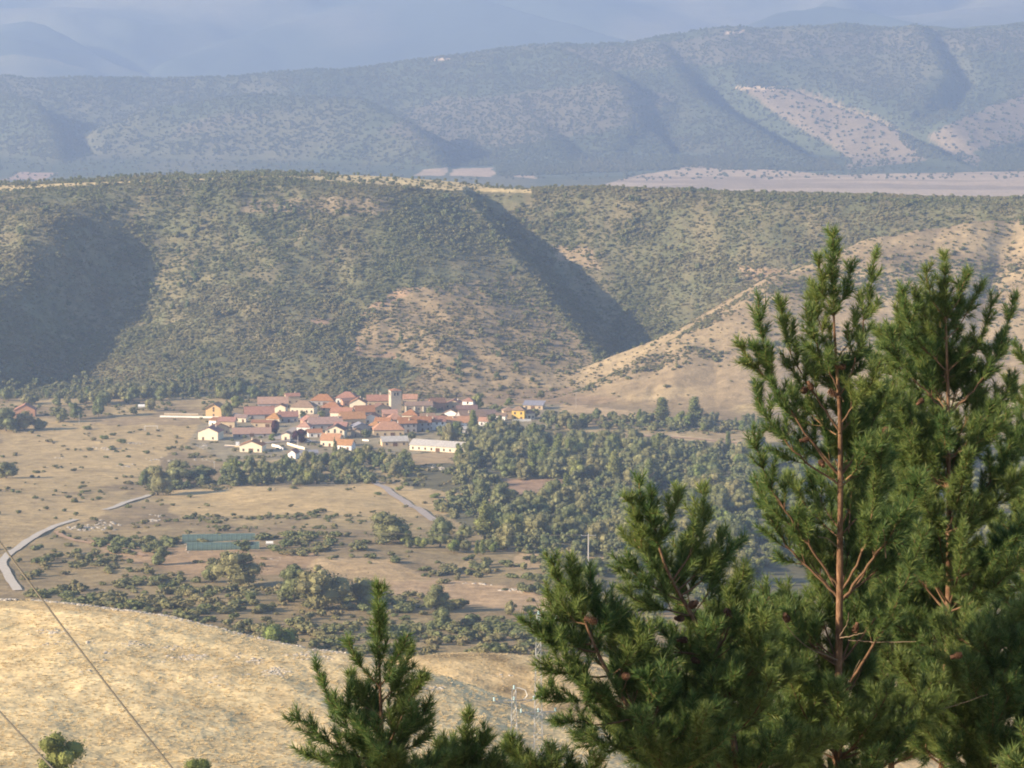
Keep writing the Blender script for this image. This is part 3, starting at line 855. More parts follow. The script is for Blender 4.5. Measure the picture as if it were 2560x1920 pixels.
def keepout(x, y, spots, extra=0):
    k = np.ones(len(x), bool)
    for sx, sy, r in spots: k &= (x - sx) ** 2 + (y - sy) ** 2 > (r + extra) ** 2
    return k

def blobmask(px, py, polys, base):
    d = np.full(len(px), base)
    for poly, v in polys: d[inpoly(px, py, poly)] = v
    return d

# scrub on the table mountain
rng = np.random.default_rng(31)
x, y, z, px, py = candidates(190000, -250, 2760, 1872, 2440, rng)
jx = px + 30 * fbm(x / 14, y / 20, 91, 3); jy = py + 16 * fbm(x / 16, y / 18, 92, 3)
D = blobmask(jx, jy, [
    ([(-300, 470), (700, 440), (1000, 450), (960, 540), (560, 545), (-300, 530)], .55),
    ([(560, 495), (960, 490), (900, 545), (520, 540)], .38),
    ([(890, 780), (1000, 720), (1070, 720), (1010, 800), (980, 900), (880, 890)], .22),
    ([(770, 795), (845, 790), (830, 820), (760, 820)], .08),
    ([(900, 760), (1080, 640), (1300, 640), (1500, 930), (1550, 1010), (960, 1020), (1010, 900), (880, 880)], .40),
    ([(1080, 880), (1380, 900), (1540, 960), (1500, 1010), (1020, 1010), (1150, 930)], .17),
    ([(1380, 610), (1470, 620), (1500, 680), (1400, 660)], .25),
    ([(1300, 480), (2760, 500), (2760, 560), (1900, 720), (1650, 830), (1500, 700)], .75),
], .85)
clump = fbm(x / 22, y / 30, 93, 3)
D = D * np.clip(.95 + 1.0 * clump, .25, 1.3)
hr = roof(x, y, HILL_R, .62, .34, 12)
onR = (hr > z - 9) & (z > np.interp(y, VAL_Y, VAL_Z) + 2.5)
strp = fbm(x / 70 - y / 110, y / 24, 94, 3)
D = np.where(onR, np.where(strp > .16, .55, .10), D)
low = (z < np.interp(y, VAL_Y, VAL_Z) + 2.5)
D = np.where(low, np.where((py < 1040) & (px < 1150), .30, .10), D)
top = (y > 2345)
D = np.where(top, np.where(px < 1330, .05, .8), D)
D = np.where(top & (py < jy * 0 + np.interp(px, [0, 700, 800, 1300], [464, 440, 440, 440])), .9, D)
k = rng.uniform(0, 1, len(x)) < D
x, y, z, px, py, clump, top = x[k], y[k], z[k], px[k], py[k], clump[k], top[k]
n = len(x); s = np.clip(1.5 * np.exp(rng.normal(0, .42, n)), .6, 4.0) * (1 + .45 * np.clip(clump, 0, 1))
sc = np.stack([s * rng.uniform(.8, 1.1, n), s * rng.uniform(.8, 1.1, n), s * rng.uniform(.5, .85, n)], 1)
tint = np.clip(.42 + .55 * fbm(x / 45, y / 60, 95, 3) + rng.normal(0, .14, n) + .18 * sstep(850, 1000, py), 0, 1)
scatter('scrub', 'grey green scrub covering the slopes of the table mountain', np.stack([x, y, z - .15], 1), sc, tint, C_SHRUB)

# taller oaks within the scrub
rng = np.random.default_rng(32)
x, y, z, px, py = candidates(16000, -250, 2760, 1872, 2520, rng)
jx = px + 40 * fbm(x / 16, y / 22, 96, 3); jy = py + 20 * fbm(x / 16, y / 22, 97, 3)
D = blobmask(jx, jy, [
    ([(380, 640), (480, 560), (600, 560), (620, 690), (520, 710), (390, 710)], .75),
    ([(-300, 560), (140, 580), (150, 700), (-300, 800)], .40),
    ([(-300, 860), (200, 880), (400, 930), (640, 960), (900, 985), (1000, 1010), (-300, 1020)], .75),
    ([(1000, 470), (1440, 470), (1420, 560), (1260, 600), (1080, 560)], .75),
    ([(640, 520), (900, 520), (860, 640), (700, 640)], .28),
    ([(350, 440), (640, 440), (640, 500), (380, 495)], .7),
    ([(760, 640), (900, 600), (880, 760), (800, 760)], .30),
    ([(1550, 480), (1760, 480), (1750, 560), (1580, 570)], .45),
    ([(1120, 900), (1170, 900), (1170, 960), (1110, 960)], .7),
    ([(1350, 440), (1900, 460), (1900, 490), (1350, 480)], .5),
    ([(150, 600), (390, 640), (400, 880), (150, 880)], .22),
], .07)
D = D * np.clip(.7 + 1.0 * fbm(x / 25, y / 30, 98, 3), .1, 1.2)
hr = roof(x, y, HILL_R, .62, .34, 12)
onR = (hr > z - 9) & (z > np.interp(y, VAL_Y, VAL_Z) + 2)
D = np.where(onR, .012, D)
low = (z < np.interp(y, VAL_Y, VAL_Z) + 2) & (y < 1960)
D = np.where(low & (px > 1040), .01, D)
back = (y > 2400) & (px < 850)
D = np.where(back, .9, D)
D = np.where((y > 2340) & ~back, .10 + .22 * ((y > 2400) & (px < 1400)), D)
k = rng.uniform(0, 1, len(x)) < D * .6
x, y, z, px, py = x[k], y[k], z[k], px[k], py[k]
n = len(x); s = rng.uniform(2.6, 6.2, n) * np.where(y > 2380, .62, 1)
sc = np.stack([s * rng.uniform(.8, 1.15, n), s * rng.uniform(.8, 1.15, n), s], 1)
tint = np.clip(.30 + .5 * fbm(x / 60, y / 60, 99, 3) + rng.normal(0, .18, n), 0, 1)
scatter('hillside_woods', 'dark oak woods scattered over the table mountain and along its top', np.stack([x, y, z - .4], 1), sc, tint, C_WOOD)

# heath and low shrubs of the valley in front of the village
rng = np.random.default_rng(33)
x, y, z, px, py = candidates(42000, -60, 1980, 700, 1870, rng, 1.15)
jx = px + 26 * fbm(x / 7, y / 14, 101, 3); jy = py + 9 * fbm(x / 8, y / 18, 102, 3)
D = blobmask(jx, jy, [
    ([(100, 1370), (300, 1400), (480, 1450), (700, 1480), (1500, 1420), (1560, 1640), (1400, 1660), (700, 1620), (0, 1500), (0, 1440), (90, 1430)], .26),
    ([(0, 1460), (300, 1480), (600, 1540), (700, 1600), (420, 1560), (0, 1505)], .28),
    ([(930, 1395), (1420, 1400), (1420, 1480), (1180, 1470), (940, 1430)], .42),
    ([(470, 1300), (1000, 1290), (960, 1345), (900, 1400), (700, 1390), (640, 1340), (460, 1345)], .30),
    ([(120, 1385), (420, 1395), (480, 1345), (300, 1340), (170, 1390)], .40),
    ([(1080, 1080), (1900, 1105), (1900, 1500), (1560, 1480), (1180, 1330), (1000, 1210)], .28),
    ([(620, 1126), (1040, 1110), (1060, 1200), (900, 1216), (360, 1240), (360, 1210), (620, 1200)], .7),
    ([(0, 1165), (170, 1160), (150, 1176), (0, 1186)], .8),
    ([(0, 1225), (80, 1225), (80, 1236), (0, 1236)], .5),
    ([(270, 1120), (400, 1120), (400, 1136), (270, 1132)], .8),
    ([(420, 1120), (600, 1122), (600, 1150), (420, 1145)], .7),
    ([(100, 1350), (240, 1270), (330, 1245), (330, 1258), (230, 1300), (120, 1360)], .8),
    ([(1340, 1040), (1900, 1050), (1900, 1085), (1340, 1075)], .8),
    ([(862, 1222), (876, 1222), (808, 1292), (794, 1290)], 1.), ([(430, 1288), (1000, 1286), (1000, 1296), (430, 1300)], .6),
    ([(0, 1010), (1100, 998), (1100, 1006), (0, 1046)], .38),
], .055)
open_ = np.zeros(len(x), bool)
for poly, c in FIELDS[3:12]: open_ |= inpoly(jx, jy, poly)
D = np.where(open_, .02, D)
D = D * np.clip(.55 + 1.6 * fbm(x / 16, y / 26, 103, 3), .05, 1.4)
village_ = inpoly(px, py, [(480, 1040), (1400, 1000), (1400, 1070), (1180, 1100), (1170, 1130), (700, 1140), (480, 1140)])
D = np.where(village_, .04, D)
road_ = np.zeros(len(x), bool)
for poly in ([(-40, 1420), (30, 1370), (200, 1290), (262, 1262), (380, 1230), (380, 1246), (200, 1312), (60, 1380), (26, 1410), (70, 1500), (0, 1500), (-40, 1450)], [(890, 1176), (910, 1176), (1105, 1310), (1070, 1310)]): road_ |= inpoly(px, py, poly)
D = np.where(road_, 0, D)
k = (rng.uniform(0, 1, len(x)) < D) & (py < 1760)
x, y, z, px, py = x[k], y[k], z[k], px[k], py[k]
n = len(x); s = rng.uniform(.7, 2.5, n) * (1 + .25 * sstep(1000, 1500, y))
s = s * (1 + .75 * (y < 1120))
sc = np.stack([s * rng.uniform(.9, 1.6, n), s * rng.uniform(.8, 1.2, n), s * rng.uniform(.5, .9, n)], 1)
tint = np.clip(.34 + .6 * fbm(x / 20, y / 30, 104, 3) + rng.normal(0, .2, n), 0, 1)
HEATH = (x, y, z, s, sc, tint)

# the wood goes on to the right, beyond what the pines let us see
rw = np.random.default_rng(44)
xw, yw, zw, pxw, pyw = candidates(1500, 1900, 4300, 1000, 1880, rw)
kw = (pyw > 1090) & (pyw < 1640) & (fbm(xw / 60, yw / 60, 131, 3) > -.35)
xw, yw, zw = xw[kw], yw[kw], zw[kw]; sw = rw.uniform(5, 11, len(xw))
scatter('valley_woods', 'oak wood of the valley floor behind the tall pines', np.stack([xw, yw, zw - .4], 1), np.stack([sw, sw, sw], 1), np.clip(rw.normal(.3, .2, len(xw)), 0, 1), C_WOOD)

# smaller trees filling the gaps of the valley woods
rw = np.random.default_rng(45)
xw, yw, zw, pxw, pyw = candidates(9000, 300, 1990, 980, 1880, rw)
kw = np.zeros(len(xw), bool)
jxw = pxw + 16 * fbm(xw / 8, yw / 14, 132, 2); jyw = pyw + 8 * fbm(xw / 8, yw / 14, 133, 2)
for poly in ([(1095, 1094), (1250, 1072), (1500, 1096), (1900, 1118), (1900, 1490), (1640, 1480), (1500, 1400), (1230, 1378), (1190, 1300), (1060, 1280), (1180, 1225), (1110, 1185), (1170, 1140)],
             [(1330, 1046), (1900, 1056), (1900, 1082), (1330, 1070)], [(660, 1168), (860, 1150), (1010, 1150), (1030, 1190), (900, 1212), (560, 1216), (560, 1196)], [(370, 1200), (560, 1196), (560, 1222), (380, 1226)]):
    kw |= inpoly(jxw, jyw, poly)
for poly in CLEAR + [FIELDS[5][0], FIELDS[6][0], [(890, 1170), (950, 1170), (1100, 1300), (1060, 1310)]]: kw &= ~inpoly(pxw, pyw, poly)
kw &= keepout(xw, yw, TREE_SPOTS, -1.6)
xw, yw, zw = xw[kw][:1000], yw[kw][:1000], zw[kw][:1000]; sw = rw.uniform(3, 7.5, len(xw))
scatter('wood_understorey', 'smaller trees and thicket filling the valley woods around the village', np.stack([xw, yw, zw - .4], 1), np.stack([sw * 1.1, sw * 1.1, sw], 1), np.clip(rw.normal(.35, .25, len(xw)), 0, 1), C_WOOD)

# far woods
rng = np.random.default_rng(34)
x, y, z, px, py = candidates(90000, -200, 2760, 5250, 7150, rng)
m1 = fbm(x / 90, y / 300, 105, 3); m2 = fbm(x / 30, y / 50, 106, 3)
D = np.clip(.85 + .8 * m2 + .4 * m1, .2, 1)
D = np.where(z < -324, .05, D)
jx = px + 14 * m1; jy = py + 5 * m1
for poly, v in (([(1840, 222), (2000, 224), (2200, 305), (2300, 400), (2120, 425), (2060, 360), (1930, 280)], .16),
                ([(2280, 340), (2380, 290), (2600, 225), (2600, 330), (2420, 380), (2440, 415), (2380, 400)], .25),
                ([(1480, 380), (2080, 400), (2110, 428), (1700, 420), (1480, 436), (1170, 440), (1080, 400), (1300, 375)], .85),
                ([(960, 330), (1100, 240), (1500, 205), (1700, 240), (1500, 330), (1100, 375)], .6), ([(1780, 370), (1850, 370), (1850, 415), (1780, 415)], 1.), ([(2450, 370), (2600, 370), (2600, 430), (2460, 425)], 1.)):
    D[inpoly(jx, jy, poly)] = v
for poly, c in ((FIELDS[0][0], 0),): pass
D[inpoly(px, py, [(1130, 418), (1240, 414), (1245, 446), (1040, 446), (1050, 416)])] = 0
k = rng.uniform(0, 1, len(x)) < D
x, y, z, m1 = x[k], y[k], z[k], m1[k]
k = rng.uniform(0, 1, len(x)) < .8
x, y, z, m1 = x[k], y[k], z[k], m1[k]
n = len(x); s = rng.uniform(4, 9, n)
sc = np.stack([s, s, s * rng.uniform(.5, .9, n)], 1)
tint = np.clip(.35 + .5 * m1 + rng.normal(0, .2, n), 0, 1)
scatter('far_woods', 'bluish woods covering the hills beyond the plain', np.stack([x, y, z - .5], 1), sc, tint, C_FAR)

# grass tussocks on the near hillside
M_TUFT = None
def tuft_material():
    m = NT('dry_grass'); at = m.n('ShaderNodeAttribute', attribute_name='tint'); at.attribute_type = 'INSTANCER'
    c = m.ramp(at.outputs['Fac'], [(0, (.46, .36, .21)), (.5, (.62, .50, .30)), (1, (.74, .62, .39))])
    return m.bsdf(c, .9, .05, trans=.25)
M_TUFT = tuft_material()
def tuft_proto(seed):
    rng = np.random.default_rng(seed); n = 46
    a = rng.uniform(0, 6.28, n); r = rng.uniform(0, .35, n); h = rng.uniform(.3, 1.0, n)
    b = np.stack([r * np.cos(a), r * np.sin(a), np.zeros(n)], 1)
    lean = np.stack([np.cos(a), np.sin(a), np.zeros(n)], 1) * (rng.uniform(.1, .6, n) * h)[:, None]
    t = b + lean; t[:, 2] = h
    s = rng.normal(0, 1, (n, 3)); s[:, 2] = 0; s /= np.linalg.norm(s, axis=1)[:, None]; s *= .07
    V = np.stack([b - s, b + s, t], 1).reshape(-1, 3)
    return mesh_np('tussock', V, np.arange(3 * n), np.full(n, 3), [M_TUFT])
C_TUFT = bpy.data.collections.new('tussock')
for i in range(5): C_TUFT.objects.link(bpy.data.objects.new('tussock', tuft_proto(600 + i)))
rng = np.random.default_rng(35)
x, y, z, px, py = candidates(60000, -120, 1900, 225, 560, rng)
k = (py < 1990) & (rng.uniform(0, 1, len(x)) < np.clip(.6 + .8 * fbm(x / 4, y / 8, 107, 3), .1, 1) * np.where(y > 400, .6, 1))
x, y, z = x[k], y[k], z[k]; n = len(x)
s = rng.uniform(.15, .42, n)
sc = np.stack([s * 1.1, s * 1.1, s * .6], 1)
tint = np.clip(.62 + .45 * fbm(x / 5, y / 9, 108, 3) + rng.normal(0, .18, n) - .2 * sstep(395, 430, y), 0, 1)
scatter('dry_grass', 'bleached grass tussocks covering the near hillside', np.stack([x, y, z - .02], 1), sc, tint, C_TUFT)

scatter('heath', 'low heath and bramble over the fields in front of the village', np.stack([HEATH[0], HEATH[1], HEATH[2] - .08], 1), HEATH[4], HEATH[5], C_SHRUB)
# ---------------------------------------------------------------- roads and lanes
def ribbon(name, label, pts, width, mat, lift=.30, wid2=None, step=3.0):
    g = [ground_at(*p, dmin=640) for p in pts]
    p = spline(g, max(8, int(sum((b - a).length for a, b in zip(g[:-1], g[1:])) / step)))
    t = np.gradient(p, axis=0)[:, :2]; t /= np.linalg.norm(t, axis=1)[:, None]
    nrm = np.stack([-t[:, 1], t[:, 0]], 1)
    k = 5; V = []
    n = len(p); w = np.linspace(width, wid2 or width, n) * (1 + .12 * fbm(np.arange(n) * .3, np.zeros(n), 140, 2))
    for j in range(k):
        o = (j / (k - 1) - .5) * w
        q = p[:, :2] + nrm * o[:, None]
        zz = height(q[:, 0], q[:, 1])
        V.append(np.stack([q[:, 0], q[:, 1], zz], 1))
    V = np.stack(V, 1)
    V[:, :, 2] = V[:, :, 2].max(1)[:, None] + lift
    i = np.arange(n - 1)[:, None] * k + np.arange(k - 1)[None, :]
    F = np.stack([i, i + k, i + k + 1, i + 1], -1).reshape(-1, 4)
    return tag(link(name, mesh_np(name, V.reshape(-1, 3), F[:, ::-1], np.full(len(F), 4), [mat], smooth=True)), label, kind='structure')
M_ROAD = plain('pale_road', (.47, .43, .37), .9, .1, .12, .6)
M_LANE = plain('gravel', (.34, .30, .27), .9, .1, .15, .8)
M_DIRT = plain('dirt', (.37, .25, .16), .95, .1, .15, .8)
ribbon('road', 'pale concrete road curving at the left edge', [(44, 1478), (38, 1468), (16, 1432), (2, 1408), (22, 1386), (70, 1352), (120, 1324), (190, 1300)], 3.3, M_ROAD)
ribbon('road', 'straight far piece of the pale road ending at the dark oak', [(262, 1276), (318, 1256), (374, 1238)], 3.3, M_ROAD)
ribbon('lane', 'straight grey gravel lane rising from the oak clump to the village wood', [(1088, 1304), (1030, 1268), (980, 1236), (935, 1206), (900, 1180)], 4.2, M_LANE, wid2=3.4)
ribbon('track', 'reddish dirt track leading to the greenhouses', [(140, 1330), (180, 1352), (250, 1362), (320, 1376), (360, 1392)], 2.4, M_DIRT)
ribbon('street', 'grey village street between the walls at the lower left of the village', [(560, 1118), (640, 1112), (700, 1104), (790, 1104)], 4.0, M_LANE)
ribbon('street', 'grey street climbing past the purple tree', [(690, 1100), (712, 1088), (740, 1070)], 5.0, M_LANE)
ribbon('track', 'light farm track under the tan hill', [(1500, 1084), (1600, 1090), (1720, 1096), (1880, 1112)], 4.0, M_DIRT)

# ---------------------------------------------------------------- houses
def wallmat(n, c): return plain(n, c, .9, .1, .08, .5)
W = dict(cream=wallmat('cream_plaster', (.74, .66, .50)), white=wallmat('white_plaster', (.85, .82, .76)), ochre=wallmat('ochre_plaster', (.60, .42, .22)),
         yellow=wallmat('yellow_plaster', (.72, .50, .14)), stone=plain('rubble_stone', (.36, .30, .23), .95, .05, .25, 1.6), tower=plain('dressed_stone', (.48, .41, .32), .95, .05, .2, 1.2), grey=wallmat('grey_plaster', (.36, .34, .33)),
         tan=wallmat('tan_plaster', (.52, .41, .27)), brick=wallmat('brick_wall', (.42, .24, .16)))
def roofmat(n, c):
    m = NT(n); tc = m.n('ShaderNodeTexCoord')
    w = m.n('ShaderNodeTexWave'); w.inputs['Scale'].default_value = 1.1; w.inputs['Distortion'].default_value = .4; m.l(tc.outputs['Object'], w.inputs['Vector'])
    f = m.noise(.9, 5, .7, tc.outputs['Object'])
    q = m.n('ShaderNodeRGB'); q.outputs[0].default_value = (*c, 1)
    r = m.n('ShaderNodeObjectInfo').outputs['Random']
    col = m.hsv(q.outputs[0], m.maprange(r, 0, 1, .488, .515), m.maprange(r, 0, 1, .75, 1.1), m.maprange(f, .3, .7, .72, 1.28))
    return m.bsdf(col, .9, .1, bump=w.outputs['Fac'], bump_d=.06, bump_s=.6)
R = dict(red=roofmat('red_tiles', (.33, .155, .095)), orange=roofmat('orange_tiles', (.40, .205, .115)), brown=roofmat('brown_tiles', (.27, .18, .13)), pink=roofmat('faded_tiles', (.36, .22, .155)),
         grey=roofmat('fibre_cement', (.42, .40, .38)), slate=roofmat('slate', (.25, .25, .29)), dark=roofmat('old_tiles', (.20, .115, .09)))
M_GLASS = plain('window_glass', (.035, .04, .05), .2, .5, .1)
M_FRAME = plain('window_frame', (.30, .22, .15), .7, .2, .1)
M_DOOR = plain('door_wood', (.14, .08, .05), .8, .2, .15)
def window_mesh(w, h):
    mb = MB()
    t = .07
    for a in ((-w/2 - t, w/2 + t, -.06, .05, h/2, h/2 + t), (-w/2 - t, w/2 + t, -.09, .05, -h/2 - t, -h/2), (-w/2 - t, -w/2, -.06, .05, -h/2, h/2), (w/2, w/2 + t, -.06, .05, -h/2, h/2), (-.03, .03, -.045, .04, -h/2, h/2)):
        mb.box(*a, m=0)
    mb.box(-w/2, w/2, -.02, .05, -h/2, h/2, m=1)
    return mb.mesh('window', [M_FRAME, M_GLASS])
WIN = window_mesh(.95, 1.25)
def door_mesh(w, h):
    mb = MB(); mb.box(-w/2, w/2, -.04, .05, 0, h, m=0)
    for a in ((-w/2 - .1, -w/2), (w/2, w/2 + .1)): mb.box(*a, -.09, .05, 0, h + .1, m=1)
    mb.box(-w/2, w/2, -.09, .05, h, h + .1, m=1)
    return mb.mesh('door', [M_DOOR, M_FRAME])
DOOR = door_mesh(1.0, 2.05); GATE = door_mesh(2.4, 2.3)
def chimney_mesh():
    mb = MB(); mb.box(-.32, .32, -.32, .32, -1.2, .9, m=0); mb.box(-.42, .42, -.42, .42, .9, 1.02, m=1); mb.box(-.25, .25, -.25, .25, 1.02, 1.25, m=0)
    return mb.mesh('chimney', [W['cream'], R['red']])
CHIM = chimney_mesh()

def house(px, py, w, d, h, rot, kind, wall, roofm, label, rise=None, floors=1, wins=None, chim=(), over=.45, name='house', door=None, cat='house', sidewins=0, dist=None):
    """px, py: picture point of the middle of the front wall's foot. kind: gx ridge along x, gy gable to the front, hip, lean (slopes to the front)"""
    g = ground_at(px, py, dmin=900)
    r = math.radians(rot)
    c, s = math.cos(r), math.sin(r)
    cx, cy = g.x - s * d / 2, g.y + c * d / 2
    e = link(name, None, loc=(cx, cy, min(g.z, zat(cx, cy)) - .1), rz=r); tag(e, label, cat, 'houses of the village' if name == 'house' else None)
    w *= 1.05; h *= 1.1
    if rise: rise *= 1.08
    X, Y = w / 2, d / 2
    rise = rise if rise is not None else {'gx': d * .19, 'gy': w * .19, 'hip': min(w, d) * .21, 'lean': d * .14}[kind]
    mb = MB(); b = -1.5
    lo = [(-X, -Y, b), (X, -Y, b), (X, Y, b), (-X, Y, b)]; hi = [(-X, -Y, h), (X, -Y, h), (X, Y, h), (-X, Y, h)]
    if kind == 'gx':
        mb.add(lo + hi + [(-X, 0, h + rise), (X, 0, h + rise)], [(0, 1, 5, 4), (2, 3, 7, 6), (1, 2, 6, 9, 5), (3, 0, 4, 8, 7), (4, 5, 9, 8), (6, 7, 8, 9)])
    elif kind == 'gy':
        mb.add(lo + hi + [(0, -Y, h + rise), (0, Y, h + rise)], [(0, 1, 5, 8, 4), (2, 3, 7, 9, 6), (1, 2, 6, 5), (3, 0, 4, 7), (4, 8, 9, 7), (5, 6, 9, 8)])
    elif kind == 'lean':
        hi2 = [(-X, -Y, h), (X, -Y, h), (X, Y, h + rise), (-X, Y, h + rise)]
        mb.add(lo + hi2, [(0, 1, 5, 4), (2, 3, 7, 6), (1, 2, 6, 5), (3, 0, 4, 7), (4, 5, 6, 7)])
    else:
        mb.add(lo + hi, [(0, 1, 5, 4), (2, 3, 7, 6), (1, 2, 6, 5), (3, 0, 4, 7), (4, 5, 6, 7)])
    mb.add([(-X - .04, -Y - .04, b), (X + .04, -Y - .04, b), (X + .04, Y + .04, b), (-X - .04, Y + .04, b), (-X - .04, -Y - .04, .35), (X + .04, -Y - .04, .35), (X + .04, Y + .04, .35), (-X - .04, Y + .04, .35)],
           [(0, 1, 5, 4), (1, 2, 6, 5), (2, 3, 7, 6), (3, 0, 4, 7), (4, 5, 6, 7)], 1)
    link('wall', mb.mesh('wall', [W[wall], W['stone'] if wall != 'stone' else W['tan']]), e)
    o = over; T = .18; up = T + .03
    rb = MB()
    if kind == 'gx':
        k = rise / Y; zl = h - k * o + up
        rb.slab([(-X - o, -Y - o, zl), (X + o, -Y - o, zl), (X + o, 0, h + rise + up), (-X - o, 0, h + rise + up)], T)
        rb.slab([(-X - o, .004, h + rise + up), (X + o, .004, h + rise + up), (X + o, Y + o, zl), (-X - o, Y + o, zl)], T)
        rb.bar((-X - o, 0, h + rise + up), (X + o, 0, h + rise + up), .12)
    elif kind == 'gy':
        k = rise / X; zl = h - k * o + up
        rb.slab([(-X - o, -Y - o, zl), (0, -Y - o, h + rise + up), (0, Y + o, h + rise + up), (-X - o, Y + o, zl)], T)
        rb.slab([(.004, -Y - o, h + rise + up), (X + o, -Y - o, zl), (X + o, Y + o, zl), (.004, Y + o, h + rise + up)], T)
        rb.bar((0, -Y - o, h + rise + up), (0, Y + o, h + rise + up), .12)
    elif kind == 'lean':
        k = rise / (2 * Y)
        rb.slab([(-X - o, -Y - o, h - k * o + up), (X + o, -Y - o, h - k * o + up), (X + o, Y + o, h + rise + k * o + up), (-X - o, Y + o, h + rise + k * o + up)], T)
    else:
        m = min(X, Y); a, bb = (X - m, 0) if X > Y else (0, Y - m)
        k = rise / m; zl = h - k * o + up; zt = h + rise + up
        A = (-a, -bb, zt); B = (a, -bb, zt); C2 = (a, bb, zt); D2 = (-a, bb, zt)
        f = (-X - o, -Y - o, zl); g2 = (X + o, -Y - o, zl); i2 = (X + o, Y + o, zl); j2 = (-X - o, Y + o, zl)
        if X > Y: quads = [[f, g2, B, A], [i2, j2, A, B], [g2, i2, B], [j2, f, A]]; rb.bar(A, B, .12)
        else:
            quads = [[f, g2, A], [i2, j2, D2], [g2, i2, D2, A], [j2, f, A, D2]] if bb > 0 else [[f, g2, A], [g2, i2, A], [i2, j2, A], [j2, f, A]]
            if bb > 0: rb.bar(A, D2, .12)
        for q in quads: rb.slab(q, T)
    link('roof', rb.mesh('roof', [R[roofm]]), e)
    nw = wins if wins is not None else max(1, int(w / 3.2))
    for fl in range(floors):
        zz = 1.55 + fl * 2.75
        if zz + .7 > h and fl: break
        for i in range(nw):
            xx = -X + w * (i + .5) / nw
            if fl == 0 and i == (nw // 2 if door is None else door) and door != -1:
                link('door', GATE if (w > 12 and floors == 1) else DOOR, e, loc=(xx, -Y - .03, -.0))
                continue
            link('window', WIN, e, loc=(xx, -Y - .03, zz if h > 2.6 else h - .9))
        for i in range(sidewins):
            link('window', WIN, e, loc=(-X - .03, -Y + d * (i + .5) / sidewins, zz), rz=-math.pi / 2)
    if kind == 'gy' and floors >= 2 and rise > 1.6:
        link('window', WIN, e, loc=(0, -Y - .03, h + .1))
    for (cxx, cyy) in chim:
        zt = {'gx': h + rise * (1 - abs(cyy) / Y), 'gy': h + rise * (1 - abs(cxx) / X), 'hip': h + rise * min(1 - abs(cxx) / X, 1 - abs(cyy) / Y) if True else 0, 'lean': h + rise * (cyy + Y) / (2 * Y)}[kind]
        link('chimney', CHIM, e, loc=(cxx, cyy, zt + .2))
    return e

# rows of the village from the back to the front; each house by the foot of its front wall in the picture
H = house
H(805, 1014, 14, 9, 3.2, -6, 'hip', 'grey', 'red', 'low house with dark red hip roof behind and right of the cream two storey house', rise=3.0, chim=[(-3, 0)])
H(865, 1009, 13, 10, 3.6, -8, 'hip', 'white', 'red', 'white walled house with broad red hip roof at the very back of the village', rise=2.9, floors=1)
H(733, 1010, 8.5, 7, 4.8, 14, 'gx', 'tan', 'red', 'small red gabled house with a sunlit white left gable behind the cream house', chim=[(2, 1)])
H(682, 1022, 18, 10, 3.2, 4, 'gx', 'grey', 'pink', 'long low building with faded grey pink roof behind the long red roofed barn', rise=3.2)
H(534, 1043, 9.6, 9, 5.2, -12, 'gy', 'ochre', 'pink', 'ochre two storey house alone at the left end of the village', rise=2.6, floors=2, wins=1, over=.9, door=-1, sidewins=2)
H(755, 1045, 14.2, 10, 6.4, -9, 'hip', 'cream', 'brown', 'cream two storey house with brown hip roof and two rows of windows', rise=3.0, floors=2, wins=5, sidewins=3)
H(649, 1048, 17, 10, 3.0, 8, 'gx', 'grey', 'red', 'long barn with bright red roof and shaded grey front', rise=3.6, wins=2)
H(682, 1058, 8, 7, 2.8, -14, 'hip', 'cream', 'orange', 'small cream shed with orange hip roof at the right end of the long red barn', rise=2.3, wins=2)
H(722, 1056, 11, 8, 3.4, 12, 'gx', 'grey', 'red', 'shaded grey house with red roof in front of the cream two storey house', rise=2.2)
H(827, 1040, 12, 9, 4.8, -8, 'hip', 'tan', 'red', 'red hip roofed house right of the garden tree by the cream house', rise=2.6, floors=2, chim=[(3, 0)])
H(851, 1050, 12.5, 8, 4.2, -14, 'gx', 'cream', 'red', 'long sunlit cream house with red roof at the middle of the village', rise=2.4, wins=3)
H(894, 1026, 9.6, 9, 4.4, -4, 'gy', 'cream', 'red', 'cream gabled house with white eaves and yellow chimney', rise=2.5, floors=1, wins=2, chim=[(1, 2), (3, 2)])
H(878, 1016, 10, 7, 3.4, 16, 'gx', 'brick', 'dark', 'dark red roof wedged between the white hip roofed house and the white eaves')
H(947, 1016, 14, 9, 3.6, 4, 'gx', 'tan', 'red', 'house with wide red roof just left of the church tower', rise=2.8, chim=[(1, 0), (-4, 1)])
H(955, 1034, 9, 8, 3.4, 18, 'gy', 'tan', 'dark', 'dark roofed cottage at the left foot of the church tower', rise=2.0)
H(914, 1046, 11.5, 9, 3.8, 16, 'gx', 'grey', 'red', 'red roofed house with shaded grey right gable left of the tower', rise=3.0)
H(884, 1064, 14, 9, 4.0, 14, 'gx', 'tan', 'orange', 'house with broad orange roof and blue grey shaded gable in the village middle', rise=3.2, wins=3)
H(975, 1047, 8.5, 7, 3.0, 6, 'gx', 'brick', 'orange', 'low orange roofed cottage below the church tower', rise=1.8)
H(1025, 1012, 8.5, 7, 3.6, 0, 'gx', 'tan', 'orange', 'orange roof peeping over the church nave', rise=2.2)
H(1024, 1053, 9, 8, 3.6, -8, 'hip', 'cream', 'red', 'sunlit cream house with red hip roof below the church nave', rise=2.4, wins=2)
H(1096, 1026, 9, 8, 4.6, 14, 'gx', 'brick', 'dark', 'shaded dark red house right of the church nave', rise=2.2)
H(1133, 1022, 10, 8, 3.0, -10, 'gy', 'tan', 'red', 'low red gabled cottage left of the bright white house', rise=2.2, chim=[(2, 1)])
H(1169, 1024, 6.6, 6, 5.0, -16, 'hip', 'white', 'red', 'bright white two storey house with small red roof', rise=1.4, floors=2, wins=1)
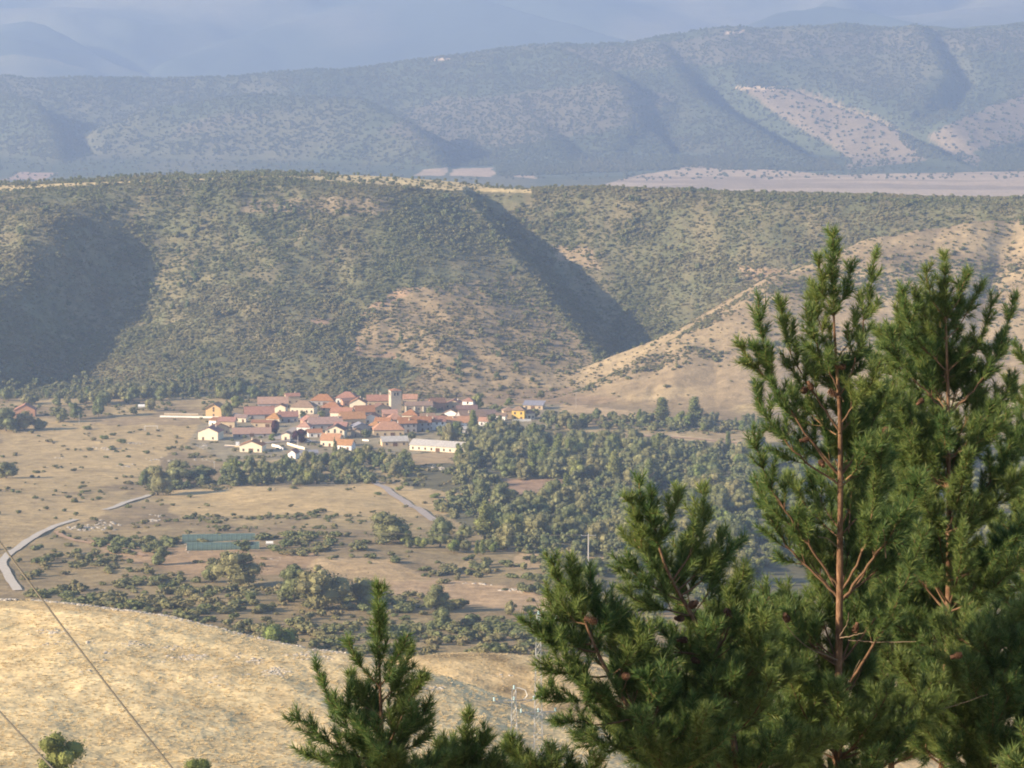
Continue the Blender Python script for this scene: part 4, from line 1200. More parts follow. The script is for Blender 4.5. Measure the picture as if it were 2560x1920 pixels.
H(1168, 1034, 12, 7, 2.6, 6, 'gx', 'brick', 'dark', 'dark roofed row in front of the bright white house', rise=1.8)
H(655, 1069, 12.5, 5, 2.8, -4, 'lean', 'tan', 'red', 'low tan shed with narrow red roof above the pink shed roof', wins=2)
H(630, 1092, 21, 9, 1.7, 6, 'lean', 'grey', 'pink', 'wide low shed with flat faded pink roof', rise=2.0, wins=3)
H(566, 1071, 9.5, 7, 4.0, -6, 'gx', 'tan', 'red', 'tan house with red roof behind the large cream gabled farmhouse', rise=1.8, wins=2)
H(531, 1066, 4.6, 6, 3.4, -22, 'lean', 'white', 'red', 'small white annex left of the tan red roofed house', wins=1, door=-1)
H(552, 1086, 10, 7, 3.6, 18, 'gy', 'tan', 'dark', 'dark red roof between the cream farmhouse and the tan house', rise=2.2)
H(520, 1101, 11.4, 10, 4.6, -14, 'gy', 'cream', 'red', 'large cream gabled farmhouse on the left edge of the village', rise=2.4, wins=2, floors=1, chim=[(-1, 1), (2, 3)], door=0)
H(627, 1131, 12.2, 9, 3.6, -10, 'gy', 'cream', 'red', 'cream gabled house standing alone in front of the village street', rise=2.3, wins=3, chim=[(-1, 2), (4, 3)])
H(714, 1101, 4.8, 5, 3.4, -12, 'gy', 'cream', 'brown', 'tiny cream gabled hut beside the street and the purple tree', rise=.9, wins=1)
H(758, 1081, 7.6, 7, 3.2, -12, 'hip', 'white', 'orange', 'small white house with pyramid orange roof behind the purple tree', rise=2.2, wins=2)
H(775, 1068, 7, 8, 3.6, 20, 'gy', 'brick', 'red', 'red roofed cottage with arched light opening left of the long faded roof', rise=2.0)
H(815, 1074, 19, 9, 3.4, 12, 'gx', 'grey', 'pink', 'long house with faded pink roof behind the cream gable with balcony', rise=3.0, wins=4, chim=[(8, -1)])
H(903, 1080, 9, 7, 3.0, 16, 'gy', 'grey', 'slate', 'slate roofed cottage right of the cream gable with balcony', rise=1.8)
BALC = H(837, 1097, 10.6, 9, 4.6, -8, 'gy', 'cream', 'dark', 'cream gabled house with a brown balcony', rise=2.4, floors=2, wins=3)
H(889, 1093, 5.2, 6, 3.4, -6, 'gy', 'stone', 'brown', 'small stone cottage at the right of the balcony house', rise=1.0, wins=1)
H(824, 1117, 10.5, 8, 3.6, -16, 'gx', 'cream', 'orange', 'orange roofed cottage with sunlit cream front behind the slim cypress', rise=2.8, wins=3, chim=[(-3.4, 0)])
H(860, 1126, 8.2, 7, 3.0, -16, 'gx', 'white', 'orange', 'lowest orange roofed cottage right of the slim cypress', rise=2.2, wins=2)
H(729, 1148, 4.2, 6, 3.4, -18, 'gy', 'white', 'red', 'small bright white gabled hut among the trees below the village', rise=1.5, wins=1, door=-1)
H(773, 1140, 9, 5, 1.8, 8, 'lean', 'grey', 'slate', 'low shed with blue grey roof right of the white hut', wins=2)
H(990, 1062, 9, 8, 3.2, 12, 'hip', 'tan', 'orange', 'orange pyramid roof at the left end of the long red terrace', rise=2.8)
H(955, 1066, 9, 6, 2.8, -12, 'gx', 'white', 'red', 'low white walled cottage left of the orange pyramid roof', rise=1.6, wins=2)
H(1020, 1082, 10, 8, 5.4, 10, 'gx', 'grey', 'red', 'left house of the long red roofed terrace, with a tall chimney', rise=2.6, floors=2, chim=[(1, -2)])
H(1056, 1079, 10, 8, 5.2, 10, 'gx', 'grey', 'red', 'middle house of the long red roofed terrace', rise=2.6, floors=2, chim=[(3.5, 0)])
H(1092, 1076, 10, 8, 5.0, 10, 'gx', 'white', 'red', 'right house of the long red roofed terrace', rise=2.4, floors=2, chim=[(-2, -2)])
H(972, 1091, 17, 10, 3.8, 5, 'hip', 'tan', 'orange', 'broad farmhouse with the largest orange hip roof of the village', rise=3.6, wins=4)
H(1126, 1050, 9, 8, 3.8, -14, 'gy', 'white', 'orange', 'white gabled house with orange roof above the terrace', rise=2.0, wins=2)
H(1146, 1072, 14, 8, 3.6, 6, 'gx', 'white', 'orange', 'low house with bright orange roof at the right end of the terrace', rise=2.8, wins=4, chim=[(-3, -1)])
H(1184, 1062, 15, 9, 4.6, 22, 'gx', 'grey', 'brown', 'large brown roofed house with blue grey shaded gable', rise=3.2, wins=4, chim=[(-2, -2)])
H(1181, 1086, 10.5, 6, 2.8, 4, 'lean', 'white', 'grey', 'low white walled house with flat pale roof behind the round tree', wins=3)
H(1222, 1046, 11, 7, 2.6, 28, 'gx', 'tan', 'brown', 'low shed with sunlit tan roof right of the large brown roofed house', rise=1.8)
H(1332, 1024, 12, 8, 2.6, -12, 'lean', 'tan', 'slate', 'low shed with blue grey metal roof behind the yellow house', rise=1.6)
H(1274, 1044, 7, 7, 4.0, 10, 'hip', 'tan', 'brown', 'brown left wing of the yellow house', rise=1.6, floors=1, wins=2)
H(1295, 1050, 7.4, 8, 5.6, -10, 'hip', 'yellow', 'brown', 'bright yellow two storey house at the right end of the village', rise=2.0, floors=2, wins=2)
H(1323, 1048, 6.6, 6, 3.6, -6, 'hip', 'cream', 'brown', 'cream porch wing at the right side of the yellow house', rise=1.5, wins=3)
H(62, 1042, 12, 9, 4.0, 4, 'gy', 'brick', 'red', 'bright red roofed house hidden in trees at the left edge', rise=3.0, wins=3)
H(988, 1116, 14, 9, 2.8, 10, 'gx', 'tan', 'grey', 'shed with pale grey roof below the broad orange farmhouse', rise=2.0, wins=3, name='barn', cat='barn')
H(1094, 1130, 33, 10, 3.0, -24, 'gx', 'cream', 'grey', 'long barn with pale grey metal roof at the lower right of the village', rise=2.2, wins=9, name='barn', cat='barn')

H(700, 1033, 6.5, 6, 3.6, -10, 'gy', 'cream', 'red', 'small cream gable squeezed between the grey pink roof and the cream two storey house', rise=1.4, wins=1)
H(778, 1056, 7, 6, 2.8, -16, 'gx', 'white', 'brown', 'low white outbuilding right below the cream two storey house', rise=1.3, wins=2)
H(928, 1060, 7.5, 7, 4.0, -12, 'gy', 'white', 'red', 'narrow white gabled house right of the broad orange roof in the village middle', rise=1.6, wins=2)
H(936, 1078, 7, 6, 3.2, -8, 'hip', 'cream', 'orange', 'small cream hip roofed house left of the broad farmhouse roof', rise=1.7, wins=2)
H(1070, 1058, 8, 7, 3.4, 8, 'gx', 'brick', 'brown', 'brown roofed cottage behind the middle of the red terrace', rise=1.8, wins=2)
H(1102, 1060, 6.5, 6, 3.4, -14, 'gy', 'cream', 'red', 'cream gabled cottage behind the right house of the red terrace', rise=1.5, wins=1)
H(1212, 1066, 7.5, 6, 3.0, -12, 'gx', 'white', 'orange', 'white cottage with orange roof between the brown gable house and the yellow house', rise=1.6, wins=2)
H(850, 1080, 7, 6, 3.4, -10, 'gx', 'tan', 'red', 'tan cottage just behind the cream balcony house', rise=1.6, wins=2)
H(788, 1094, 7.5, 6, 2.8, 10, 'gx', 'white', 'red', 'low white house with red roof left of the balcony house', rise=1.5, wins=2)
H(600, 1056, 7, 6, 2.8, -12, 'gx', 'cream', 'brown', 'low cream outbuilding left of the long red barn', rise=1.3, wins=2)
H(1250, 1052, 6, 5, 2.8, -12, 'lean', 'white', 'brown', 'small white lean to left of the yellow house', rise=.9, wins=1)
# balcony of the balcony house
mb = MB(); mb.box(-1.2, 4.2, -6.1, -4.62, 2.55, 2.7, 0)
for i in range(10): mb.bar((-1.1 + i * .58, -6.0, 2.7), (-1.1 + i * .58, -6.0, 3.6), .04, n=4)
mb.box(-1.2, 4.2, -6.06, -5.98, 3.6, 3.7, 0); mb.box(-1.1, -.95, -6.0, -5.85, -.4, 2.55, 0); mb.box(4.0, 4.15, -6.0, -5.85, -.4, 2.55, 0)
link('balcony', mb.mesh('balcony', [M_DOOR]), BALC)

# church: square tower and nave
def church():
    g = ground_at(985, 1033, dmin=900)
    r = math.radians(15)
    e = link('church_tower', None, loc=(g.x + .6, g.y + 3.5, g.z - .1), rz=r); tag(e, 'tall square church tower with sunlit left side and small red roof', 'church tower')
    mb = MB(); X = 3.35; Hh = 13.8
    mb.box(-X, X, -X, X, -1.5, Hh, 0)
    mb.box(-X - .12, X + .12, -X - .12, X + .12, Hh - 3.6, Hh - 3.35, 0); mb.box(-X - .2, X + .2, -X - .2, X + .2, Hh, Hh + .25, 0)
    link('wall', mb.mesh('wall', [W['tower']]), e)
    rb = MB(); o = .35; z0 = Hh + .28
    f = [(-X - o, -X - o, z0), (X + o, -X - o, z0), (X + o, X + o, z0), (-X - o, X + o, z0)]; a = (0, 0, z0 + 1.25)
    for i in range(4): rb.add([f[i], f[(i + 1) % 4], a], [(0, 1, 2)])
    rb.add(f, [(3, 2, 1, 0)])
    link('roof', rb.mesh('roof', [R['red']]), e)
    om = MB(); om.box(-.45, .45, -.04, .05, -.9, .6, 0)
    for i in range(5):
        t0, t1 = math.pi * i / 5, math.pi * (i + 1) / 5
        om.add([(0, -.04, .6), (.45 * math.cos(t0), -.04, .6 + .45 * math.sin(t0)), (.45 * math.cos(t1), -.04, .6 + .45 * math.sin(t1))], [(0, 1, 2)])
    me = om.mesh('belfry_opening', [M_GLASS])
    for ang, (x, y) in ((0, (0, -X - .02)), (-math.pi / 2, (-X - .02, 0)), (math.pi / 2, (X + .02, 0))):
        for q in (-.95, .95):
            lx, ly = (x + q, y) if ang == 0 else (x, y + q)
            link('belfry_opening', me, e, loc=(lx, ly, Hh - 1.9), rz=ang)
    n = link('church_nave', None, loc=(g.x + 15, g.y + 3.5, g.z - .1), rz=math.radians(6)); tag(n, 'stone church nave with grey tiled roof and buttresses right of the tower', 'church')
    mb = MB(); X, Y, h, rs = 8.6, 5, 5.0, 1.9
    mb.add([(-X, -Y, -1), (X, -Y, -1), (X, Y, -1), (-X, Y, -1), (-X, -Y, h), (X, -Y, h), (X, Y, h), (-X, Y, h), (-X, 0, h + rs), (X, 0, h + rs)],
           [(0, 1, 5, 4), (2, 3, 7, 6), (1, 2, 6, 9, 5), (3, 0, 4, 8, 7), (4, 5, 9, 8), (6, 7, 8, 9)])
    link('wall', mb.mesh('wall', [W['stone']]), n)
    rb = MB(); o = .4; zl = h - rs / Y * o + .2
    rb.slab([(-X - o, -Y - o, zl), (X + o, -Y - o, zl), (X + o, 0, h + rs + .2), (-X - o, 0, h + rs + .2)], .17)
    rb.slab([(-X - o, .004, h + rs + .2), (X + o, .004, h + rs + .2), (X + o, Y + o, zl), (-X - o, Y + o, zl)], .17)
    link('roof', rb.mesh('roof', [R['brown']]), n)
    bm = MB(); bm.add([(-.4, -1.1, -1), (.4, -1.1, -1), (.4, .02, -1), (-.4, .02, -1), (-.4, -.35, 4.3), (.4, -.35, 4.3), (.4, .02, 4.6), (-.4, .02, 4.6)],
                      [(0, 1, 5, 4), (1, 2, 6, 5), (3, 0, 4, 7), (4, 5, 6, 7)])
    bme = bm.mesh('buttress', [W['cream']])
    for xx in (-8.1, -2.7, 2.7, 8.1): link('buttress', bme, n, loc=(xx, -Y - .02, 0))
    for xx in (-5.4, 0, 5.4): link('window', WIN, n, loc=(xx, -Y - .03, 3.0))
church()

# ---------------------------------------------------------------- walls and fences of the village
def garden_wall(pts, h, mat, label, th=.3):
    g = [ground_at(*p, dmin=900) for p in pts]
    mb = MB()
    for a, b in zip(g[:-1], g[1:]):
        d = (b - a).normalized(); q = Vector((-d.y, d.x, 0)) * th / 2
        vs = [a - q, b - q, b + q, a + q]
        mb.add([v - Vector((0, 0, 1)) for v in vs] + [v + Vector((0, 0, h)) for v in vs], [(0, 1, 5, 4), (1, 2, 6, 5), (2, 3, 7, 6), (3, 0, 4, 7), (4, 5, 6, 7)])
        c = Vector((0, 0, h + .05))
        mb.add([v * 1.0 + c for v in (a - q * 1.3, b - q * 1.3, b + q * 1.3, a + q * 1.3)] + [v + c + Vector((0, 0, .1)) for v in (a - q * 1.3, b - q * 1.3, b + q * 1.3, a + q * 1.3)],
               [(0, 1, 5, 4), (1, 2, 6, 5), (2, 3, 7, 6), (3, 0, 4, 7), (4, 5, 6, 7), (3, 2, 1, 0)], 1)
    return tag(link('garden_wall', mb.mesh('garden_wall', [mat, W['white']])), label, 'wall')
garden_wall([(400, 1043), (470, 1044), (552, 1046)], .9, W['white'], 'long low white wall along the back of the football meadow')
garden_wall([(410, 1037), (496, 1038)], .8, W['tan'], 'shorter pale wall just behind the long white meadow wall')
garden_wall([(583, 1048), (612, 1047)], .8, W['white'], 'short white wall between the dark tree and the long red barn')
garden_wall([(680, 1116), (695, 1119), (708, 1126)], 1.2, W['white'], 'bright white wall curving below the street, left of the concrete pole')
garden_wall([(718, 1112), (745, 1120), (762, 1124)], 1.2, W['cream'], 'cream wall behind the concrete pole at the village street')
garden_wall([(906, 1102), (922, 1103)], .8, W['white'], 'tiny white wall piece left of the broad orange farmhouse')
garden_wall([(1282, 1054), (1328, 1053)], 1.3, W['white'], 'white garden wall right in front of the yellow house')
garden_wall([(562, 1116), (600, 1118)], .7, W['tan'], 'low pale wall left of the cream house standing alone')

# ---------------------------------------------------------------- poles and wires
M_CONC = plain('pole_concrete', (.40, .38, .35), .9, .1, .08, .8)
M_STEEL = plain('galvanised_steel', (.30, .31, .32), .55, .4, .08, 2, metal=.3)
M_INS = plain('glass_insulator', (.45, .62, .62), .25, .6, .05, 2)
M_WIRE = plain('wire', (.10, .09, .07), .7, .3, .05, 1)
def pole(px, py, hpx, label, arm=1.6, r=.13, mat=None, name='utility_pole'):
    g = ground_at(px, py, dmin=700); h = hpx * g.y / FPX
    e = link(name, None, loc=g); tag(e, label, 'pole')
    mb = MB(); mb.bar((0, 0, -1), (0, 0, h), r * 1.3, r * .8, 6)
    link('post', mb.mesh('post', [mat or M_CONC]), e)
    if arm:
        mb = MB(); mb.box(-arm / 2, arm / 2, -.07, .07, h - .5, h - .36)
        link('crossarm', mb.mesh('crossarm', [mat or M_CONC]), e)
        ib = MB(); ib.bar((0, 0, 0), (0, 0, .28), .06, .09, 6); im = ib.mesh('insulator', [M_INS])
        for xx in (-arm / 2 + .1, 0, arm / 2 - .1): link('insulator', im, e, loc=(xx, 0, h - .36 if xx else h))
    return g + Vector((0, 0, h))
T1 = pole(1471, 1430, 97, 'tall grey power pole with a T shaped top in front of the wood', 5.2, .26)
pole(745, 1119, 30, 'grey concrete pole beside the cream wall of the village street', 0, .2)
pole(620, 1003, 15, 'small pole on the slope edge behind the ochre two storey house', 1.6, .12)
pole(536, 1180, 26, 'thin grey pole rising from the hedge left of the white hut', .8, .12)
pole(198, 1062, 30, 'thin pole between the trees at the left of the football meadow', 0, .12)
pole(941, 1014, 40, 'tall thin pole just left of the church tower', .8, .09)
pole(1440, 1020, 50, 'thin pole in front of the slope right of the solitary round tree', 0, .08)
pole(1478, 1100, 20, 'short white post in the hedgerow under the tan hill', 0, .16)

def cable(a, b, sag, r, label, n=40, name='overhead_cable'):
    t = np.linspace(0, 1, n)[:, None]; a = np.array(a); b = np.array(b)
    p = a * (1 - t) + b * t; p[:, 2] -= (4 * sag * t * (1 - t))[:, 0]
    V, F = tube(p, np.full(n, r), 5)
    return tag(link(name, mesh_np(name, V, F, np.full(len(F), 4), [M_WIRE], smooth=True)), label, 'cable')
T0 = ground_at(980, 1372, dmin=700) + Vector((-60, 0, 9))
for k, lb in ((-2.4, 'left'), (2.4, 'right')):
    cable(T1 + Vector((k, 0, -.2)), T0 + Vector((k, 0, 0)), 1.5, .035, f'thin power line leaving the {lb} arm of the tall T shaped pole')
cable(P(-260, 985, 58), P(450, 1945, 44), .15, .018, 'long dark cable slanting across the lower left down to the dry hillside', 60)
cable(P(-260, 1478, 56), P(160, 1950, 47), .08, .018, 'shorter dark cable crossing the lower left corner in front of the bush', 40)

def lattice_pylon(px, pytop, d, base_z, label, arms, horn=1):
    top = P(px, pytop, d); gz = zat(top.x, d); h = top.z - gz
    e = link('lattice_pylon', None, loc=(top.x, d, gz), rz=math.radians(8)); tag(e, label, 'pylon')
    mb = MB(); r0, r1 = .62, .17
    q = [(-1, -1), (1, -1), (1, 1), (-1, 1)]
    for a, b in q: mb.bar((a * r0, b * r0, -.5), (a * r1, b * r1, h), .032, .025, 4)
    n = max(6, int(h / .8))
    for i in range(n):
        z0, z1 = h * i / n, h * (i + 1) / n
        s0, s1 = r0 + (r1 - r0) * i / n, r0 + (r1 - r0) * (i + 1) / n
        for k in range(4):
            a, b = q[k], q[(k + 1) % 4]
            if i % 2: a, b = b, a
            mb.bar((a[0] * s0, a[1] * s0, z0), (b[0] * s1, b[1] * s1, z1), .014, n=3)
            mb.bar((q[k][0] * s1, q[k][1] * s1, z1), (q[(k + 1) % 4][0] * s1, q[(k + 1) % 4][1] * s1, z1), .018, n=3)
    link('mast', mb.mesh('mast', [M_STEEL]), e)
    ib = MB()
    for i in range(4): ib.bar((0, 0, i * .09), (0, 0, i * .09 + .05), .11, .06, 8)
    im = ib.mesh('insulator', [M_INS])
    for dz, half in arms:
        ab = MB(); z = h - dz
        ab.bar((-half, 0, z), (half, 0, z), .05, n=4); ab.bar((-half, 0, z), (0, 0, z - .5), .03, n=4); ab.bar((half, 0, z), (0, 0, z - .5), .03, n=4)
        for i in range(-4, 5):
            if i: ab.bar((half * i / 4.5, 0, z), (half * i / 4.5, 0, z - .5 + .5 * abs(i) / 4.5), .018, n=3)
        link('crossarm', ab.mesh('crossarm', [M_STEEL]), e)
        for xx in (-half, half, 0): link('insulator', im, e, loc=(xx, 0, z + .04))
    if horn:
        hb = MB(); z = h - arms[0][0]
        pts = [(.9, 0, z + .05), (1.25, 0, z + .45), (1.05, 0, z + .95), (.55, 0, z + 1.15), (.2, 0, h + .1)]
        for a, b in zip(pts[:-1], pts[1:]): hb.bar(a, b, .035, n=6)
        link('cable_loop', hb.mesh('cable_loop', [W['white']]), e)
    link('insulator', im, e, loc=(0, 0, h))
lattice_pylon(1285, 1722, 262, -86, 'nearer steel lattice pylon with glass insulators low on the dry hillside', [(1.1, 1.85)])
lattice_pylon(1346, 1536, 262, -86, 'taller steel lattice pylon partly hidden by the pine branch tips', [(.55, 1.65), (9.2, 1.6)])

# ---------------------------------------------------------------- greenhouses, goal, tanks, car, rubble
M_FILM = plain('green_film', (.085, .130, .112), .6, .3, .18, .8)
M_FILM2 = plain('pale_film', (.20, .28, .25), .5, .4, .1, .8)
M_WHITE = plain('white_paint', (.78, .78, .76), .5, .3, .05, 1)
def tunnel(px, py, L, w, h, rot, label):
    g = ground_at(px, py, dmin=700); e = link('greenhouse', None, loc=g - Vector((0, 0, .1)), rz=math.radians(rot)); tag(e, label, 'greenhouse', 'green tunnel greenhouses')
    n = 12; prof = [(w / 2 * -math.cos(math.pi * i / n), h * math.sin(math.pi * i / n) ** .8) for i in range(n + 1)]
    cov = MB(); vs = []
    for xx in (-L / 2, L / 2): vs += [(xx, a, b - (.3 if b < .01 else 0)) for a, b in prof]
    m = n + 1
    cov.add(vs, [(i, i + m, i + m + 1, i + 1) for i in range(n)] + [tuple(range(m)), tuple(range(2 * m - 1, m - 1, -1))])
    link('cover', cov.mesh('cover', [M_FILM]), e)
    hb = MB()
    for (a, b), (a2, b2) in zip(prof[:-1], prof[1:]): hb.bar((0, a * 1.02, b * 1.02), (0, a2 * 1.02, b2 * 1.02), .07, n=4)
    hm = hb.mesh('hoop', [M_FILM2]); k = 15
    for i in range(k + 1): link('hoop', hm, e, loc=(-L / 2 + L * i / k, 0, 0))
    rb = MB(); rb.bar((-L / 2, 0, h * 1.03), (L / 2, 0, h * 1.03), .12, n=5); link('ridge_bar', rb.mesh('ridge_bar', [M_FILM2]), e)
    eb = MB(); eb.box(-.06, .06, -w * .3, w * .3, -.2, h * .72); link('end_wall', eb.mesh('end_wall', [W['tan']]), e, loc=(-L / 2 - .07, 0, 0))
tunnel(547, 1352, 28, 6.6, 2.6, 5, 'rear green tunnel greenhouse, its roof line showing above the front one')
tunnel(558, 1373, 27, 6.6, 2.6, 5, 'front green tunnel greenhouse with its long side towards the viewer')

g = ground_at(378, 1076, dmin=900); e = link('football_goal', None, loc=g, rz=math.radians(3)); tag(e, 'pale football goal alone on the dry meadow', 'goal')
pb = MB(); pb.box(-.1, .1, -.1, .1, 0, 2.5); pm = pb.mesh('post', [M_WHITE])
for xx in (-3.7, 3.7): link('post', pm, e, loc=(xx, 0, 0))
cb = MB(); cb.box(-3.8, 3.8, -.1, .1, 2.5, 2.7); link('crossbar', cb.mesh('crossbar', [M_WHITE]), e)

def tank(px, py, L, h, label, stripe=None):
    g = ground_at(px, py, dmin=700); e = link('water_tank', None, loc=g, rz=.1); tag(e, label, 'tank')
    mb = MB(); mb.bar((-L / 2, 0, h * .75), (L / 2, 0, h * .75), h / 2, n=12); link('vessel', mb.mesh('vessel', [M_WHITE]), e)
    sb = MB()
    for s in (-.3, .3): sb.box(s * L - .15, s * L + .15, -h * .4, h * .4, -.3, h * .5)
    link('stand', sb.mesh('stand', [M_CONC]), e)
tank(674, 1365, 2.8, 1.4, 'white water tank on the ground right of the greenhouses')
tank(354, 1023, 4.4, 2.4, 'white tank beside the small round tree behind the football meadow')

M_CAR = [plain('car_paint_%s' % n, c, .3, .6, .03) for n, c in (('white', (.75, .75, .75)), ('silver', (.40, .43, .46)), ('dark', (.07, .08, .11)), ('blue', (.18, .30, .42)))]
M_TYRE = plain('tyre', (.03, .03, .03), .9, .1)
def car(px, py, rot, mat, label):
    g = ground_at(px, py, dmin=900); e = link('parked_car', None, loc=g + Vector((0, 0, .05)), rz=math.radians(rot)); tag(e, label, 'car', 'cars parked in the village')
    b = MB(); prof = [(-2.1, .35), (2.1, .35), (2.1, .8), (1.9, .95), (1.1, 1.0), (.5, 1.45), (-1.2, 1.48), (-1.9, 1.0), (-2.1, .9)]
    n = len(prof); vs = [(x, -.85, z) for x, z in prof] + [(x, .85, z) for x, z in prof]
    b.add(vs, [tuple(range(n)), tuple(range(2 * n - 1, n - 1, -1))] + [(i, n + i, n + (i + 1) % n, (i + 1) % n) for i in range(n)])
    link('body', b.mesh('body', [mat]), e)
    gl = MB(); q = [(-1.6, 1.02), (.95, 1.02), (.42, 1.38), (-1.15, 1.4)]
    for s in (-.87, .87): gl.add([(x, s, z) for x, z in q], [(0, 1, 2, 3)])
    link('window', gl.mesh('window', [M_GLASS]), e)
    wm = MB(); wm.bar((0, -.12, 0), (0, .12, 0), .33, n=12); wme = wm.mesh('wheel', [M_TYRE])
    for x in (-1.3, 1.3):
        for y in (-.8, .8): link('wheel', wme, e, loc=(x, y, .33))
car(758, 1049, 5, M_CAR[3], 'pale blue car parked in front of the cream two storey house')
car(590, 1040, 0, M_CAR[0], 'white car right of the dark tree by the ochre house')
car(600, 1041, 30, M_CAR[1], 'silver car between the white car and the long red barn')
car(1246, 1041, 8, M_CAR[0], 'white van like car parked left of the yellow house')
car(770, 1106, 10, M_CAR[0], 'white car on the village street right of the concrete pole')
car(732, 1108, 10, M_CAR[2], 'dark car behind the cream wall of the village street')
bx = ground_at(594, 1114, dmin=900)
mb = MB(); mb.box(-1, 1, -.8, .8, 0, 1.9); mb.box(-1.1, 1.1, -.9, .9, 1.9, 2.0); mb.box(-.4, .4, -.86, -.8, 0, 1.5)
tag(link('transformer_box', mb.mesh('transformer_box', [M_WHITE]), loc=bx), 'small white box hut left of the cream house standing alone', 'hut')

# rocks
def rock_mesh(seed):
    rng = np.random.default_rng(seed)
    v = []; 
    for k, (z, r) in enumerate(((-.4, .7), (0.05, 1.0), (.5, .62))):
        for t in range(6):
            a = t * math.pi / 3 + k * .5; q = r * rng.uniform(.7, 1.2); v.append((q * math.cos(a), q * math.sin(a), z + rng.uniform(-.12, .12)))
    v.append((rng.uniform(-.1, .1), rng.uniform(-.1, .1), .75))
    f = [(k * 6 + t, k * 6 + (t + 1) % 6, k * 6 + 6 + (t + 1) % 6, k * 6 + 6 + t) for k in range(2) for t in range(6)] + [(12 + t, 12 + (t + 1) % 6, 18) for t in range(6)]
    flat = [i for q in f for i in q]
    return mesh_np('rock', v, flat, [len(q) for q in f], [M_ROCK])
M_ROCK = plain('limestone', (.44, .40, .34), .95, .05, .22, 1.2)
M_DEBRIS = plain('rubble', (.62, .56, .50), .9, .1, .3, 1.5)
C_ROCK = bpy.data.collections.new('rock')
for i in range(6): C_ROCK.objects.link(bpy.data.objects.new('rock', rock_mesh(700 + i)))
def rocks(name, label, xy, smin_, smax_, rng, flat=.7, sink=.15):
    x, y = np.array([p[0] for p in xy]), np.array([p[1] for p in xy])
    z = height(x, y); s = rng.uniform(smin_, smax_, len(x)) ; s = smin_ + (s - smin_) ** 2 / (smax_ - smin_)
    sc = np.stack([s * rng.uniform(.8, 1.5, len(x)), s * rng.uniform(.8, 1.2, len(x)), s * flat], 1)
    return scatter(name, label, np.stack([x, y, z - s * sink], 1), sc, np.zeros(len(x)), C_ROCK)
rr = np.random.default_rng(51)
def crest_y(x): return np.interp(x, KNX, KNY)
yy_ = np.arange(300, 440, 1.0); pts = []
for i in range(900):
    px = rr.uniform(-60, 860) if i < 650 else rr.uniform(-60, 420)
    a_ = (px - 1280) / FPX; h_ = height(a_ * yy_, yy_)
    k_ = int(np.argmax(h_ / yy_)); yc = yy_[k_] - abs(rr.normal(0, 1.1)) + .6
    if vnoise(np.array([px / 40.]), np.array([0.5]), 152)[0] > .30: pts.append((a_ * yc, yc))
rocks('crest_stones', 'band of pale limestone blocks along the crest of the dry hillside', pts, .10, .42, rr)
pts = []
for px, py, sx, sy, n in ((130, 1582, 40, 7, 90), (170, 1610, 50, 8, 50), (265, 1630, 30, 6, 25), (340, 1612, 40, 6, 45), (480, 1645, 50, 7, 120), (440, 1620, 40, 6, 40), (600, 1640, 16, 5, 30), (640, 1655, 22, 6, 60), (690, 1682, 26, 8, 130),
                         (560, 1700, 60, 18, 40), (760, 1640, 40, 6, 70), (820, 1646, 24, 4, 40), (1085, 1722, 30, 5, 40), (1000, 1716, 30, 5, 25), (1250, 1692, 30, 6, 14), (300, 1680, 200, 40, 40)):
    for i in range(int(n * .8)):
        g = ground_at(px + rr.normal(0, sx * .6), py + rr.normal(0, sy * .6), dmin=200, dmax=620); pts.append((g.x, g.y))
rocks('limestone_outcrops', 'patches of pale limestone poking through the dry grass', pts, .08, .42, rr)
pts = []
for px, py, sx, sy, n in ((340, 1108, 30, 4, 26), (280, 1122, 30, 5, 26), (250, 1120, 20, 3, 14), (390, 1150, 25, 3, 16), (150, 1145, 14, 3, 10), (220, 1320, 60, 8, 90), (200, 1322, 30, 5, 50), (380, 1302, 16, 3, 40), (400, 1290, 18, 4, 18), (265, 1310, 30, 6, 26),
                         (470, 1370, 8, 10, 30), (380, 1380, 10, 3, 12), (310, 1165, 18, 4, 30), (1100, 1170, 26, 4, 46), (1075, 1166, 20, 4, 16), (430, 1152, 16, 2, 12), (505, 1116, 20, 6, 24), (1290, 1476, 30, 4, 36), (1190, 1460, 40, 4, 20), (1360, 1480, 60, 3, 24), (690, 1400, 12, 3, 8), (520, 1152, 30, 5, 16)):
    for i in range(n):
        g = ground_at(px + rr.normal(0, sx * .5), py + rr.normal(0, sy * .5), dmin=700); pts.append((g.x, g.y))
rocks('field_rubble', 'heaps of pale rubble and building stone dotted over the valley fields', pts, .2, 1.0, rr, .6, 0)
# ---------------------------------------------------------------- the young pines in front
def needle_material():
    m = NT('pine_needles')
    r = m.n('ShaderNodeObjectInfo').outputs['Random']
    geo = m.n('ShaderNodeNewGeometry')
    c = m.mixc((.080, .155, .050), (.150, .205, .060), r)
    c = m.mixc(c, (.24, .25, .08), m.maprange(geo.outputs['Random Per Island'], .6, 1., 0., .7))
    c = m.hsv(c, .5, 1, m.maprange(geo.outputs['Random Per Island'], 0, 1, .75, 1.3))
    return m.bsdf(c, .5, .3, trans=.5)
M_NEEDLE = needle_material()
def pine_bark():
    m = NT('pine_bark'); tc = m.n('ShaderNodeTexCoord')
    mp = m.n('ShaderNodeMapping'); mp.inputs['Scale'].default_value = (1, 1, .35); m.l(tc.outputs['Object'], mp.inputs[0])
    f = m.noise(28, 5, .7, mp.outputs[0]); f2 = m.noise(5, 3, .6, tc.outputs['Object'])
    c = m.ramp(f, [(.3, (.06, .033, .022)), (.5, (.15, .088, .054)), (.72, (.27, .175, .115))])
    c = m.hsv(c, .5, 1, m.maprange(f2, .3, .7, .75, 1.2))
    return m.bsdf(c, .9, .1, bump=f, bump_d=.01, bump_s=.9)
M_PBARK = pine_bark()
